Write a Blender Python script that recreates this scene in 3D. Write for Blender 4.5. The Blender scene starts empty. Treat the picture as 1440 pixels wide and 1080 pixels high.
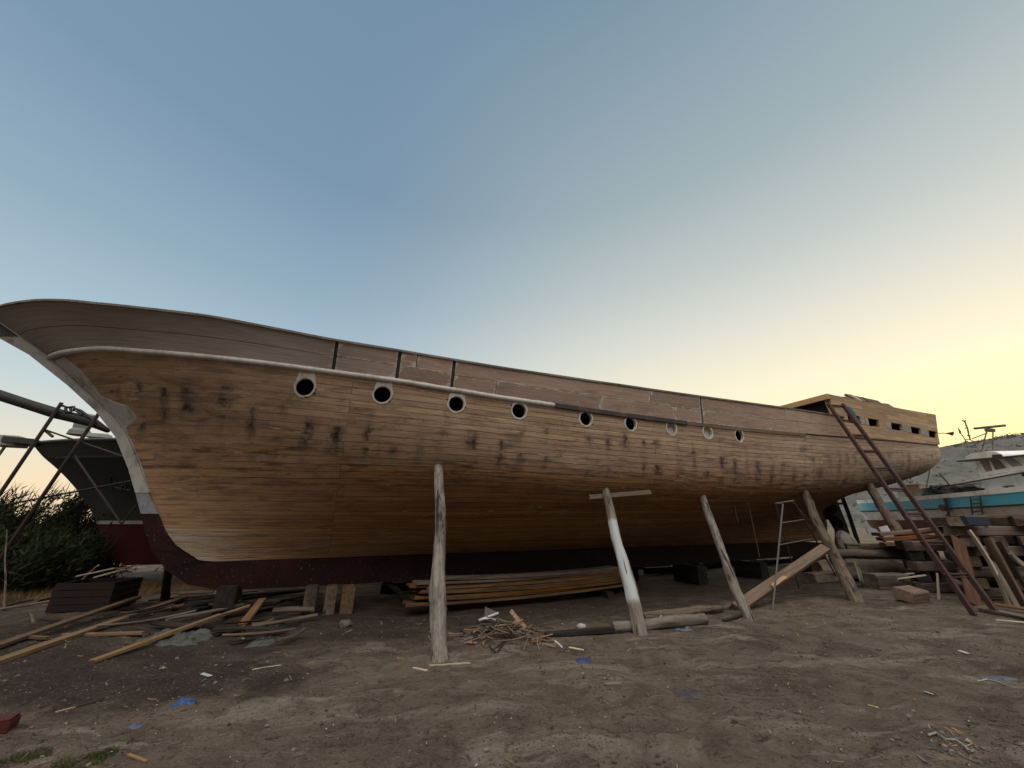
import bpy, bmesh, math, random
from math import radians as R, sin, cos, pi
from mathutils import Vector, Matrix, noise, Euler
from mathutils.bvhtree import BVHTree
from mathutils.interpolate import poly_3d_calc

random.seed(7)
scn = bpy.context.scene
col = scn.collection

# ------------------------------------------------------------------ camera
F = 523.0; CH = 1.6
PITCH = math.atan(195.0 / F)
cd = bpy.data.cameras.new('camera'); cam = bpy.data.objects.new('camera', cd); col.objects.link(cam)
cd.sensor_width = 36.0; cd.lens = 36.0 * F / 1440.0; cd.clip_start = 0.05; cd.clip_end = 6000
cam.location = (0, 0, CH); cam.rotation_euler = (pi / 2 + PITCH, 0, 0)
scn.camera = cam

# survey helpers: where a sight line of the photograph meets the ground or an upright plane in the yard
def ray(u, v):
    dx = (u - 720) / F; dy = (540 - v) / F
    return Vector((dx, cos(PITCH) - sin(PITCH) * dy, sin(PITCH) + cos(PITCH) * dy))
def G(u, v, z=0.0):
    r = ray(u, v); return Vector((0, 0, CH)) + r * ((z - CH) / r.z)
def Y(u, v, y):
    r = ray(u, v); return Vector((0, 0, CH)) + r * (y / r.y)

# ------------------------------------------------------------------ mesh builder
class MB:
    def __init__(s): s.v = []; s.f = []; s.uv = None
    def add(s, vs, fs):
        o = len(s.v); s.v += [Vector(p) for p in vs]; s.f += [tuple(i + o for i in f) for f in fs]
    def box(s, c, size, rot=None):
        x, y, z = [d / 2 for d in size]; c = Vector(c)
        m = rot if rot is not None else Matrix.Identity(3)
        vs = [c + m @ Vector((a * x, b * y, d * z)) for a in (-1, 1) for b in (-1, 1) for d in (-1, 1)]
        s.add(vs, [(0, 1, 3, 2), (4, 6, 7, 5), (0, 4, 5, 1), (2, 3, 7, 6), (0, 2, 6, 4), (1, 5, 7, 3)])
    def tube(s, pts, rad, n=8, cap=True, ov=1.0):
        pts = [Vector(p) for p in pts]
        if not hasattr(rad, '__len__'): rad = [rad] * len(pts)
        up = None; rings = []
        for i, p in enumerate(pts):
            d = (pts[min(i + 1, len(pts) - 1)] - pts[max(i - 1, 0)]).normalized()
            if up is None:
                up = Vector((0, 0, 1)) if abs(d.z) < .9 else Vector((1, 0, 0))
            a = d.cross(up).normalized(); b = a.cross(d).normalized(); up = b
            rings.append([p + (a * cos(2 * pi * k / n) + b * sin(2 * pi * k / n) * ov) * rad[i] for k in range(n)])
        vs = [q for r in rings for q in r]; fs = []
        for i in range(len(pts) - 1):
            for k in range(n):
                fs.append((i * n + k, i * n + (k + 1) % n, (i + 1) * n + (k + 1) % n, (i + 1) * n + k))
        if cap:
            fs.append(tuple(range(n - 1, -1, -1))); fs.append(tuple((len(pts) - 1) * n + k for k in range(n)))
        s.add(vs, fs)
    def prism(s, poly, d, flip=False):          # poly: 3D points, d: extrusion vector
        n = len(poly); d = Vector(d)
        vs = [Vector(p) for p in poly] + [Vector(p) + d for p in poly]
        fs = [tuple(range(n - 1, -1, -1)), tuple(range(n, 2 * n))]
        fs += [(i, (i + 1) % n, n + (i + 1) % n, n + i) for i in range(n)]
        s.add(vs, fs)
    def grid(s, rows):
        n = len(rows[0]); m = len(rows)
        s.add([p for r in rows for p in r],
              [(i * n + j, i * n + j + 1, (i + 1) * n + j + 1, (i + 1) * n + j) for i in range(m - 1) for j in range(n - 1)])
    def mesh(s, name, mat, smooth=False, fix=True):
        me = bpy.data.meshes.new(name); me.from_pydata([tuple(p) for p in s.v], [], s.f); me.update()
        if s.uv:
            l = me.uv_layers.new(name='UVMap')
            for lp in me.loops: l.data[lp.index].uv = s.uv[lp.vertex_index]
        if fix:
            bm = bmesh.new(); bm.from_mesh(me); bmesh.ops.recalc_face_normals(bm, faces=bm.faces); bm.to_mesh(me); bm.free()
        if mat: me.materials.append(mat)
        if smooth:
            for p in me.polygons: p.use_smooth = True
        return me

def tag(o, label=None, cat=None, group=None, kind=None):
    if label: o['label'] = label
    if cat: o['category'] = cat
    if group: o['group'] = group
    if kind: o['kind'] = kind
    return o
def thing(name, label, cat, loc=(0, 0, 0), rz=0, group=None):
    o = bpy.data.objects.new(name, None); col.objects.link(o); o.location = loc; o.rotation_euler = (0, 0, rz)
    o.empty_display_size = .2
    return tag(o, label, cat, group)
def part(name, mb, mat, parent=None, smooth=False, label=None, local=False, fix=True):
    """one mesh object; for a child of an unrotated empty, builder coordinates are world unless local"""
    if parent is not None and not local:
        b = parent
        off = Vector((0, 0, 0))
        while b is not None: off += Vector(b.location); b = b.parent
        mb.v = [p - off for p in mb.v]
    o = bpy.data.objects.new(name, mb.mesh(name, mat, smooth, fix)); col.objects.link(o)
    if parent is not None: o.parent = parent
    if label: o['label'] = label
    return o
def solo(name, mb, mat, label, cat, group=None, smooth=False, kind=None):
    """a thing of one mesh, origin set at its lowest middle"""
    lo = min(p.z for p in mb.v); cx = sum(p.x for p in mb.v) / len(mb.v); cy = sum(p.y for p in mb.v) / len(mb.v)
    c = Vector((cx, cy, lo)); mb.v = [p - c for p in mb.v]
    o = bpy.data.objects.new(name, mb.mesh(name, mat, smooth)); o.location = c; col.objects.link(o)
    return tag(o, label, cat, group, kind)
def struct(name, mb, mat, smooth=False, fix=True):
    o = bpy.data.objects.new(name, mb.mesh(name, mat, smooth, fix)); col.objects.link(o); o['kind'] = 'structure'; return o

def lerp(a, b, t): return a + (b - a) * t
def pchip(xs, ys):
    n = len(xs); h = [xs[i + 1] - xs[i] for i in range(n - 1)]; d = [(ys[i + 1] - ys[i]) / h[i] for i in range(n - 1)]
    m = [d[0]] + [0] * (n - 2) + [d[-1]]
    for i in range(1, n - 1):
        if d[i - 1] * d[i] > 0:
            w1 = 2 * h[i] + h[i - 1]; w2 = h[i] + 2 * h[i - 1]
            m[i] = (w1 + w2) / (w1 / d[i - 1] + w2 / d[i])
    def f(x):
        if x <= xs[0]: return ys[0]
        if x >= xs[-1]: return ys[-1]
        i = 0
        while xs[i + 1] < x: i += 1
        t = (x - xs[i]) / h[i]
        return ((1 + 2 * t) * (1 - t) ** 2 * ys[i] + t * (1 - t) ** 2 * h[i] * m[i]
                + t * t * (3 - 2 * t) * ys[i + 1] + t * t * (t - 1) * h[i] * m[i + 1])
    return f
def nz(x, y, z=0.0): return noise.noise(Vector((x, y, z)))

# ------------------------------------------------------------------ node helper
class N:
    def __init__(s, name, rough=.8, spec=.3):
        s.m = bpy.data.materials.new(name); s.m.use_nodes = True; s.t = s.m.node_tree
        s.b = s.t.nodes['Principled BSDF']; s.b.inputs['Roughness'].default_value = rough
        s.b.inputs['Specular IOR Level'].default_value = spec
    def put(s, sock, v):
        if isinstance(v, bpy.types.NodeSocket): s.t.links.new(v, sock)
        elif isinstance(v, (tuple, list)):
            sock.default_value = tuple(v) + (1,) if (sock.type == 'RGBA' and len(v) == 3) else v
        else: sock.default_value = v
    def n(s, ty, ins={}, **props):
        nd = s.t.nodes.new(ty)
        for k, v in props.items(): setattr(nd, k, v)
        for k, v in ins.items(): s.put(nd.inputs[k], v)
        return nd
    def math(s, op, a, b=0.0, clamp=False):
        return s.n('ShaderNodeMath', {0: a, 1: b}, operation=op, use_clamp=clamp).outputs[0]
    def mix(s, f, a, b, mode='MIX'):
        return s.n('ShaderNodeMix', {0: f, 6: a, 7: b}, data_type='RGBA', blend_type=mode).outputs[2]
    def vec(s, src='Object'):
        return s.n('ShaderNodeTexCoord').outputs[src]
    def scale(s, v, sc, loc=(0, 0, 0)):
        return s.n('ShaderNodeMapping', {'Vector': v, 'Scale': sc, 'Location': loc}).outputs[0]
    def noise(s, v, sc=1.0, det=4.0, ro=.55, dist=0.0):
        return s.n('ShaderNodeTexNoise', {'Vector': v, 'Scale': sc, 'Detail': det, 'Roughness': ro, 'Distortion': dist}).outputs[0]
    def ss(s, x, a, b):
        return s.n('ShaderNodeMapRange', {0: x, 1: a, 2: b, 3: 0.0, 4: 1.0}, interpolation_type='SMOOTHSTEP').outputs[0]
    def rng(s, x, a, b, c, d):
        return s.n('ShaderNodeMapRange', {0: x, 1: a, 2: b, 3: c, 4: d}).outputs[0]
    def rand(s): return s.n('ShaderNodeObjectInfo').outputs['Random']
    def bump(s, h, st=.5, dist=.02, prev=None):
        ins = {'Height': h, 'Strength': st, 'Distance': dist}
        if prev is not None: ins['Normal'] = prev
        return s.n('ShaderNodeBump', ins).outputs[0]
    def out(s, c, normal=None, rough=None, metal=None):
        s.put(s.b.inputs['Base Color'], c)
        if normal is not None: s.put(s.b.inputs['Normal'], normal)
        if rough is not None: s.put(s.b.inputs['Roughness'], rough)
        if metal is not None: s.put(s.b.inputs['Metallic'], metal)
        return s.m

def wood(name, c1, c2, grey=None, gf=.5, bumps=.5, fine=28.0, crack=.5):
    """weathered timber, grain along the object's own X"""
    k = N(name, .85, .2); o = k.vec(); r = k.rand()
    off = k.n('ShaderNodeCombineXYZ', {0: k.math('MULTIPLY', r, 37.0), 1: k.math('MULTIPLY', r, 91.0), 2: k.math('MULTIPLY', r, 13.0)}).outputs[0]
    p = k.n('ShaderNodeVectorMath', {0: o, 1: off}, operation='ADD').outputs[0]
    g = k.noise(k.scale(p, (1.2, fine, fine)), 1, 6, .65, .6)
    big = k.noise(k.scale(p, (1.0, 3.0, 3.0)), 1.3, 4)
    c = k.mix(k.ss(g, .3, .72), c1, c2)
    tone = k.n('ShaderNodeHueSaturation', {'Hue': .5, 'Saturation': k.rng(r, 0, 1, .8, 1.15), 'Value': k.rng(k.math('FRACT', k.math('MULTIPLY', r, 7.13)), 0, 1, .7, 1.25), 'Color': c}).outputs[0]
    if grey: tone = k.mix(k.math('MULTIPLY', k.ss(big, .42, .66), gf), tone, grey)
    cr = k.noise(k.scale(p, (.5, fine * .6, fine * .6), (3, 1, 2)), 1, 3, .5, .3)
    cm = k.math('MULTIPLY', k.ss(cr, .66, .72), crack)
    tone = k.mix(cm, tone, (.02, .016, .013))
    kn = k.n('ShaderNodeTexVoronoi', {'Vector': k.scale(p, (.9, 5, 5)), 'Scale': 1.6}).outputs[0]
    tone = k.mix(k.math('MULTIPLY', k.ss(kn, .16, .06), .6), tone, (.03, .02, .013))
    h = k.math('SUBTRACT', k.math('ADD', g, k.math('MULTIPLY', big, .6)), k.math('MULTIPLY', cm, 1.5))
    return k.out(tone, k.bump(h, bumps, .012))
def paint(name, c, dirt=(.12, .09, .06), amt=.35, sc=3.0, rough=.6, spec=.35, bump=.15):
    k = N(name, rough, spec); o = k.vec(); 
    a = k.noise(o, sc, 6, .65); b = k.noise(k.scale(o, (1, 1, .25)), sc * 4, 5, .7)
    m = k.math('MULTIPLY', k.ss(k.math('ADD', a, k.math('MULTIPLY', b, .6)), .72, 1.05), amt)
    cc = k.mix(m, c, dirt); cc = k.mix(k.math('MULTIPLY', k.ss(k.noise(o, sc * 9, 3), .6, .75), amt * .6), cc, dirt)
    return k.out(cc, k.bump(k.math('ADD', a, b), bump, .01))
# ------------------------------------------------------------------ sky and sun
SUN_AZ = 54.0; SUN_EL = 2.0          # the sun has just gone behind the hill on the right
def srgb(r, g, b):
    f = lambda c: c / 12.92 if c <= .04045 else ((c + .055) / 1.055) ** 2.4
    return (f(r / 255), f(g / 255), f(b / 255), 1)
def build_sky():
    w = bpy.data.worlds.new('World'); scn.world = w; w.use_nodes = True; t = w.node_tree
    def nd(ty, **p):
        n = t.nodes.new(ty)
        for k, v in p.items(): setattr(n, k, v)
        return n
    def mth(op, a, b=0.0):
        n = nd('ShaderNodeMath', operation=op)
        for i, v in enumerate((a, b)):
            if isinstance(v, bpy.types.NodeSocket): t.links.new(v, n.inputs[i])
            else: n.inputs[i].default_value = v
        return n.outputs[0]
    def ss(x, a, b):
        n = nd('ShaderNodeMapRange', interpolation_type='SMOOTHSTEP'); t.links.new(x, n.inputs[0])
        n.inputs[1].default_value = a; n.inputs[2].default_value = b; return n.outputs[0]
    def ramp(x, pts):
        n = nd('ShaderNodeValToRGB'); t.links.new(x, n.inputs[0]); e = n.color_ramp.elements
        while len(e) < len(pts): e.new(.5)
        for q, (p, c) in zip(e, pts): q.position = p / 90.0; q.color = srgb(*c)
        return n.outputs[0]
    def mix(f, a, b):
        n = nd('ShaderNodeMix', data_type='RGBA'); t.links.new(f, n.inputs[0]); t.links.new(a, n.inputs[6]); t.links.new(b, n.inputs[7]); return n.outputs[2]
    bg = t.nodes['Background']
    sk = nd('ShaderNodeTexSky', sky_type='NISHITA', sun_disc=False)
    sk.sun_elevation = R(SUN_EL); sk.sun_rotation = R(SUN_AZ); sk.air_density = 1.0; sk.dust_density = 2.0; sk.ozone_density = 1.5
    # twilight colours by height above the horizon and by bearing from the afterglow
    x, y, z = nd('ShaderNodeSeparateXYZ').outputs; sep = x.node
    t.links.new(nd('ShaderNodeTexCoord').outputs['Generated'], sep.inputs[0])
    el = mth('DIVIDE', mth('ARCSINE', mth('MINIMUM', mth('MAXIMUM', z, 0.0), 1.0)), pi / 2)
    h = mth('SQRT', mth('ADD', mth('ADD', mth('MULTIPLY', x, x), mth('MULTIPLY', y, y)), 1e-6))
    cs = mth('DIVIDE', mth('ADD', mth('MULTIPLY', x, sin(R(SUN_AZ))), mth('MULTIPLY', y, cos(R(SUN_AZ)))), h)
    side = ramp(el, [(0, (250, 220, 178)), (4, (248, 226, 192)), (8, (226, 222, 206)), (13, (198, 211, 212)), (20, (170, 192, 204)), (30, (145, 170, 189)), (44, (121, 148, 171)), (66, (114, 141, 165)), (90, (105, 138, 166))])
    sun = ramp(el, [(0, (255, 238, 140)), (5, (255, 244, 172)), (10, (254, 243, 188)), (16, (250, 240, 206)), (24, (224, 222, 208)), (33, (191, 199, 196)), (44, (160, 175, 180)), (66, (120, 146, 165)), (90, (105, 138, 166))])
    back = ramp(el, [(0, (26, 25, 26)), (12, (46, 44, 46)), (26, (96, 94, 95)), (42, (228, 224, 220)), (60, (222, 224, 228)), (78, (170, 186, 204)), (90, (105, 138, 166))])  # unseen sky behind the camera, horizon darkened to deepen shade under the hull
    bm_ = nd('ShaderNodeMix', data_type='RGBA', blend_type='MULTIPLY'); bm_.inputs[0].default_value = 1; t.links.new(back, bm_.inputs[6]); bm_.inputs[7].default_value = (3.7, 3.5, 3.25, 1); bm_.clamp_result = False; back = bm_.outputs[2]  # boosted well above the visible sky as an added soft fill
    c = mix(ss(cs, .05, 1.0), side, sun)
    fr_ = mth('DIVIDE', y, h)
    c = mix(ss(fr_, .36, -.30), c, back)
    n = nd('ShaderNodeMix', data_type='RGBA', blend_type='ADD'); n.inputs[0].default_value = 1.0
    m2 = nd('ShaderNodeMix', data_type='RGBA', blend_type='MULTIPLY'); m2.inputs[0].default_value = 1; t.links.new(sk.outputs[0], m2.inputs[6]); m2.inputs[7].default_value = (.03, .03, .03, 1)
    t.links.new(c, n.inputs[6]); t.links.new(m2.outputs[2], n.inputs[7])
    t.links.new(n.outputs[2], bg.inputs[0]); bg.inputs[1].default_value = 1.0
    l = bpy.data.lights.new('sun', 'SUN'); o = bpy.data.objects.new('sun', l); col.objects.link(o)
    l.energy = .25; l.angle = R(25); l.color = (1, .74, .48)
    d = Vector((sin(R(SUN_AZ)) * cos(R(SUN_EL + 6)), cos(R(SUN_AZ)) * cos(R(SUN_EL + 6)), sin(R(SUN_EL + 6))))
    o.rotation_euler = d.to_track_quat('Z', 'Y').to_euler(); o.location = (30, 20, 30)
build_sky()
scn.view_settings.view_transform = 'Standard'; scn.view_settings.look = 'None'
scn.view_settings.exposure = 0; scn.view_settings.gamma = 1

# ------------------------------------------------------------------ ground
MOUNDS = [(G(700, 900), .75, .10), (G(300, 870), 1.6, .10), (G(90, 860), 1.5, .12), (G(60, 905), 2.0, .06), (G(1230, 835), 1.5, .08),
          (G(1130, 850), 1.0, .04)]
def gh(x, y):
    d = math.hypot(x, y)
    f = max(0.0, 1 - d / 60.0)
    h = (nz(x * .35, y * .35, 3) * .05 + nz(x * 1.1, y * 1.1, 9) * .035 + nz(x * 3.1, y * 3.1, 5) * .02 + abs(nz(x * 6, y * 6, 1)) * .022 + nz(x * 13, y * 13, 4) * .006) * f
    # old wheel ruts dragged across the yard
    a = (y - 4.2 - .10 * x) ; b = (y - 5.0 - .10 * x)
    for q in (a, b):
        h -= .022 * math.exp(-(q / .16) ** 2) * f * (0.5 + 0.5 * nz(x * .8, y * .3, 7))
    for (m, r, k) in MOUNDS:
        q = ((x - m.x) ** 2 + (y - m.y) ** 2) / (r * r)
        if q < 9: h += k * math.exp(-q)
    return h - .01
def build_ground():
    mb = MB()
    ang = []
    for i in range(361): ang.append(R(-85 + 170 * i / 360.0))
    for i in range(1, 37): ang.append(R(85 + 190 * i / 37.0))
    rad = [0.3]
    while rad[-1] < 3000: rad.append(rad[-1] * (1.0085 if 2.0 < rad[-1] < 16 else 1.06))
    n = len(ang); vs = [Vector((0, 0, -.01))]
    for r in rad:
        for a in ang:
            x, y = r * sin(a), r * cos(a); vs.append(Vector((x, y, gh(x, y))))
    fs = []
    for i in range(len(rad) - 1):
        for j in range(n):
            fs.append((1 + i * n + j, 1 + i * n + (j + 1) % n, 1 + (i + 1) * n + (j + 1) % n, 1 + (i + 1) * n + j))
    for j in range(n): fs.append((0, 1 + (j + 1) % n, 1 + j))
    mb.add(vs, fs)
    k = N('dirt', .95, .12); o = k.vec()
    w = k.noise(o, 1.3, 3, .6)
    o2 = k.n('ShaderNodeVectorMath', {0: o, 1: k.n('ShaderNodeCombineXYZ', {0: k.math('MULTIPLY', w, .7), 1: k.math('MULTIPLY', w, .5), 2: 0.0}).outputs[0]}, operation='ADD').outputs[0]
    a = k.noise(o2, .45, 5, .6, .5); b = k.noise(o2, 2.1, 7, .68, .4); c = k.noise(o2, 9, 7, .75); d = k.noise(o, 60, 4, .75)
    st = k.noise(k.scale(o2, (.55, 1.7, 1)), 1.25, 7, .68, .9); sp = k.noise(k.scale(o2, (1.2, 3.2, 1), (4, 1, 0)), 2.2, 6, .7, .6)
    base = k.mix(k.ss(b, .34, .66), (.128, .095, .069), (.21, .165, .125))
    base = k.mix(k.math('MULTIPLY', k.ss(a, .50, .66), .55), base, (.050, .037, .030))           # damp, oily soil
    base = k.mix(k.math('MULTIPLY', k.ss(st, .50, .66), .8), base, (.32, .268, .212))           # dry dusty skin
    base = k.mix(k.math('MULTIPLY', k.ss(sp, .58, .70), .6), base, (.26, .215, .170))
    base = k.mix(k.math('MULTIPLY', k.ss(sp, .44, .34), .6), base, (.045, .033, .025))
    px_, py_, _ = k.n('ShaderNodeSeparateXYZ', {0: o2}).outputs          # darker soil by the bow, and hull shade painted along the slip
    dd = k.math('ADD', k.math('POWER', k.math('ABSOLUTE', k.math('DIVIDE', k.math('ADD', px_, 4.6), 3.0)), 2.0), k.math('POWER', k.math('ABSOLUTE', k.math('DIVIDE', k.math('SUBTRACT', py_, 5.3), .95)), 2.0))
    bow_patch = k.ss(k.math('ADD', dd, k.math('MULTIPLY', k.math('SUBTRACT', b, .5), 1.6)), 1.25, .35)
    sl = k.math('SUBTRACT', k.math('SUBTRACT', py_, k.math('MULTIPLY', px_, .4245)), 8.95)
    slip = k.ss(k.math('ADD', k.math('ABSOLUTE', sl), k.math('MULTIPLY', k.math('SUBTRACT', b, .5), 2.0)), 2.7, 1.3)  # shade beneath the hull, painted into the soil colour
    base = k.mix(k.math('MULTIPLY', k.math('MAXIMUM', bow_patch, k.math('MULTIPLY', slip, .85)), .8), base, (.030, .023, .021))
    base = k.mix(k.math('MULTIPLY', k.ss(c, .55, .68), .75), base, (.036, .027, .021))
    base = k.mix(k.math('MULTIPLY', k.ss(d, .60, .72), .45), base, (.25, .21, .165))
    base = k.mix(k.math('MULTIPLY', k.ss(d, .42, .32), .5), base, (.04, .03, .024))
    e_ = k.noise(o, 27, 5, .75)
    base = k.mix(k.math('MULTIPLY', k.ss(e_, .55, .66), .65), base, (.032, .024, .019))
    base = k.mix(k.math('MULTIPLY', k.ss(e_, .44, .34), .4), base, (.25, .205, .16))
    c = k.math('ADD', c, k.math('MULTIPLY', e_, .6))
    h = k.math('ADD', k.math('MULTIPLY', c, 1.5), k.math('ADD', k.math('MULTIPLY', b, 1.6), k.math('MULTIPLY', d, .45)))
    m = k.out(base, k.bump(h, 1.0, .05))
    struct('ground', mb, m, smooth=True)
build_ground()
def onground(p, dz=0.0): return Vector((p.x, p.y, gh(p.x, p.y) + dz))
# ------------------------------------------------------------------ the wooden hull on the slip
HP = Vector((-3.7, 8.25, 0)); HA = R(23)
boat = thing('wooden_boat', 'huge bare-plank wooden boat under repair, brown hull with nine round portholes, propped up on poles', 'boat', HP, HA)
def HL(s, off, z): return Vector((s, -off, z))                  # along keel, out towards the camera side, up
def HW(s, off, z):                                              # the same in world metres
    return HP + Vector((s * cos(HA) + off * sin(HA), s * sin(HA) - off * cos(HA), z))
ROWS = [  # rabbet up to rub rail: (along, half breadth, height)
 [(-2.05, .09, .93), (0, .11, .94), (4, .11, .96), (16.40, .11, 1.0), (16.52, .10, 1.6), (16.62, .09, 2.3), (19.4, .05, 2.95)],
 [(-2.58, .09, 1.3), (-1.8, .21, 1.28), (0, .46, 1.27), (3, .78, 1.3), (6, .92, 1.32), (9, .78, 1.38), (12, .42, 1.5), (14.5, .2, 1.68), (16.4, .13, 1.98), (17.2, .16, 2.42), (19.5, .3, 3.0)],
 [(-2.90, .09, 1.75), (-2.2, .30, 1.74), (-1, .68, 1.72), (1, 1.2, 1.72), (3, 1.6, 1.75), (5, 1.78, 1.78), (8, 1.76, 1.82), (11, 1.42, 1.93), (13.5, 1.0, 2.08), (16, .78, 2.36), (18, .95, 2.74), (19.8, 1.05, 3.12)],
 [(-3.28, .09, 2.4), (-2.8, .30, 2.4), (-1.8, .80, 2.38), (-.5, 1.35, 2.36), (1, 1.84, 2.36), (3, 2.27, 2.34), (5, 2.44, 2.3), (8, 2.46, 2.3), (11, 2.32, 2.36), (13.5, 2.08, 2.47), (16, 1.84, 2.66), (18, 1.78, 2.92), (20.2, 1.82, 3.33)],
 [(-3.80, .09, 3.2), (-3.3, .42, 3.2), (-2.5, .92, 3.15), (-1.5, 1.42, 3.1), (0, 1.97, 3.02), (2, 2.42, 2.95), (4, 2.62, 2.9), (7, 2.71, 2.88), (10, 2.68, 2.93), (13, 2.54, 3.05), (16, 2.36, 3.24), (18.5, 2.27, 3.48), (20.75, 2.27, 3.83)],
 [(-5.14, .09, 4.4), (-5.0, .27, 4.4), (-4.72, .55, 4.39), (-4.19, .92, 4.39), (-3.33, 1.39, 4.3), (-2.65, 1.67, 4.24), (-1.89, 1.92, 4.18), (-1.12, 2.12, 4.12), (-.33, 2.26, 4.07), (.74, 2.45, 4.0), (1.77, 2.56, 3.93), (2.6, 2.63, 3.88), (3.8, 2.73, 3.83), (5.55, 2.77, 3.80), (7.19, 2.78, 3.80), (8.1, 2.79, 3.81), (9.64, 2.78, 3.84), (11.16, 2.75, 3.90), (14, 2.66, 4.03), (17, 2.53, 4.18), (21.05, 2.29, 4.38)],
]
TOP = [(-6.15, .07, 5.05), (-5.79, .46, 5.08), (-5.14, .95, 5.07), (-4.57, 1.29, 5.02), (-3.95, 1.62, 4.92), (-3.32, 1.83, 4.87), (-2.27, 2.14, 4.78), (-1.41, 2.29, 4.69), (-.4, 2.46, 4.58), (.67, 2.57, 4.53), (1.71, 2.67, 4.48), (2.86, 2.74, 4.45), (4.13, 2.81, 4.44), (5.97, 2.85, 4.46), (8.22, 2.85, 4.51), (9.82, 2.83, 4.56), (11.38, 2.79, 4.62), (14.65, 2.69, 4.72), (17.6, 2.54, 4.84), (21.3, 2.25, 5.02)]
class Row:
    def __init__(s, tab):
        xs = [p[0] for p in tab]; s.s0, s.s1 = xs[0], xs[-1]
        s.b = pchip(xs, [p[1] for p in tab]); s.z = pchip(xs, [p[2] for p in tab])
    def at(s, t, sgn=1):
        x = lerp(s.s0, s.s1, t); return Vector((x, -sgn * s.b(x), s.z(x)))
    def ats(s, x): return Vector((x, -s.b(x), s.z(x)))
RW = [Row(r) for r in ROWS]; RT = Row(TOP); RUB = RW[-1]
SHEERTOP = Row([(14.3, 2.70, 5.40), (17.6, 2.56, 5.50), (22.0, 2.2, 5.80)])
def section(t, nr, sgn):
    P = [r.at(t, sgn) for r in RW]
    P0 = [2 * P[0] - P[1]] + P + [2 * P[-1] - P[-2]]
    d = [0.0]
    for i in range(len(P) - 1): d.append(d[-1] + max((P[i + 1] - P[i]).length, 1e-4))
    out = []; nseg = len(P) - 1
    for k in range(nr + 1):
        q = k / nr * nseg; i = min(int(q), nseg - 1); f = q - i
        a, b, c, e = P0[i], P0[i + 1], P0[i + 2], P0[i + 3]
        out.append(b * 1.0 + (c - a) * (.5 * f) + (a * 2 - b * 5 + c * 4 - e) * (.5 * f * f) + (b * 3 - a - c * 3 + e) * (.5 * f ** 3))
    return out
# girth of each of the five bands amidships, to lay the planks evenly
gm = section(.45, 50, 1); bandv = [0.0]
for i in range(50): bandv.append(bandv[-1] + (gm[i + 1] - gm[i]).length)
GIRTH = bandv[-1]
def vof(k, nr):
    q = k / nr * 50; i = min(int(q), 49); return GIRTH - lerp(bandv[i], bandv[i + 1], q - i)
PORT = [(-.75, 3.80), (.51, 3.75), (1.82, 3.68), (3.05, 3.655), (4.53, 3.63), (5.67, 3.63), (6.83, 3.635), (7.97, 3.64), (9.07, 3.655)]
PR = .14
def hull_grid(nc, nr, sgn):
    ts = sorted(set([round((i / nc), 5) for i in range(nc + 1)] + [round((x + 2.05) / 21.45, 5) for x in (16.40, 16.43, 16.46, 16.49, 16.52, 16.55, 16.58, 16.62)]))
    vs = []; uv = []
    for t in ts:
        S = section(t, nr, sgn)
        for k, p in enumerate(S): vs.append(p); uv.append((p.x, vof(k, nr)))
    n = nr + 1
    fs = [(i * n + j, i * n + j + 1, (i + 1) * n + j + 1, (i + 1) * n + j) for i in range(len(ts) - 1) for j in range(nr)]
    return vs, fs, uv, len(ts)
hv, hf, huv, hn = hull_grid(620, 80, 1)
bvh = BVHTree.FromPolygons(hv, hf)
def skin(s, z, proud=0.0):
    h = bvh.ray_cast(Vector((s, -8, z)), Vector((0, 1, 0)))
    if h[0] is None: return Vector((s, -RUB.b(s) - proud, z)), Vector((0, -1, 0))
    n = h[1]; n = n if n.y < 0 else -n
    return h[0] + n * proud, n
keep = []
for f in hf:
    c = (hv[f[0]] + hv[f[1]] + hv[f[2]] + hv[f[3]]) / 4
    if any(math.hypot(c.x - s, c.z - z) < PR + .012 for s, z in PORT) and c.y < 0: continue
    keep.append(f)
for f in keep:
    for i in f:
        for s, z in PORT:
            r = math.hypot(hv[i].x - s, hv[i].z - z)
            if r < PR + .02 and hv[i].y < 0:
                k = (PR + .02) / max(r, 1e-4); q, _ = skin(s + (hv[i].x - s) * k, z + (hv[i].z - z) * k); hv[i] = q
hb = MB(); hb.v = list(hv); hb.f = keep; hb.uv = list(huv)
fv, ff, fuv, fn = hull_grid(120, 24, -1)
o = len(hb.v); hb.v += fv; hb.f += [tuple(reversed([i + o for i in f])) for f in ff]; hb.uv += fuv
# stern: counter and transom close the two sides
near_end = [(hn - 1) * 81 + int(k / 24 * 80) for k in range(25)]; far_end = [o + (fn - 1) * 25 + k for k in range(25)]
for k in range(24): hb.f.append((near_end[k], near_end[k + 1], far_end[k + 1], far_end[k]))

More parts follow.
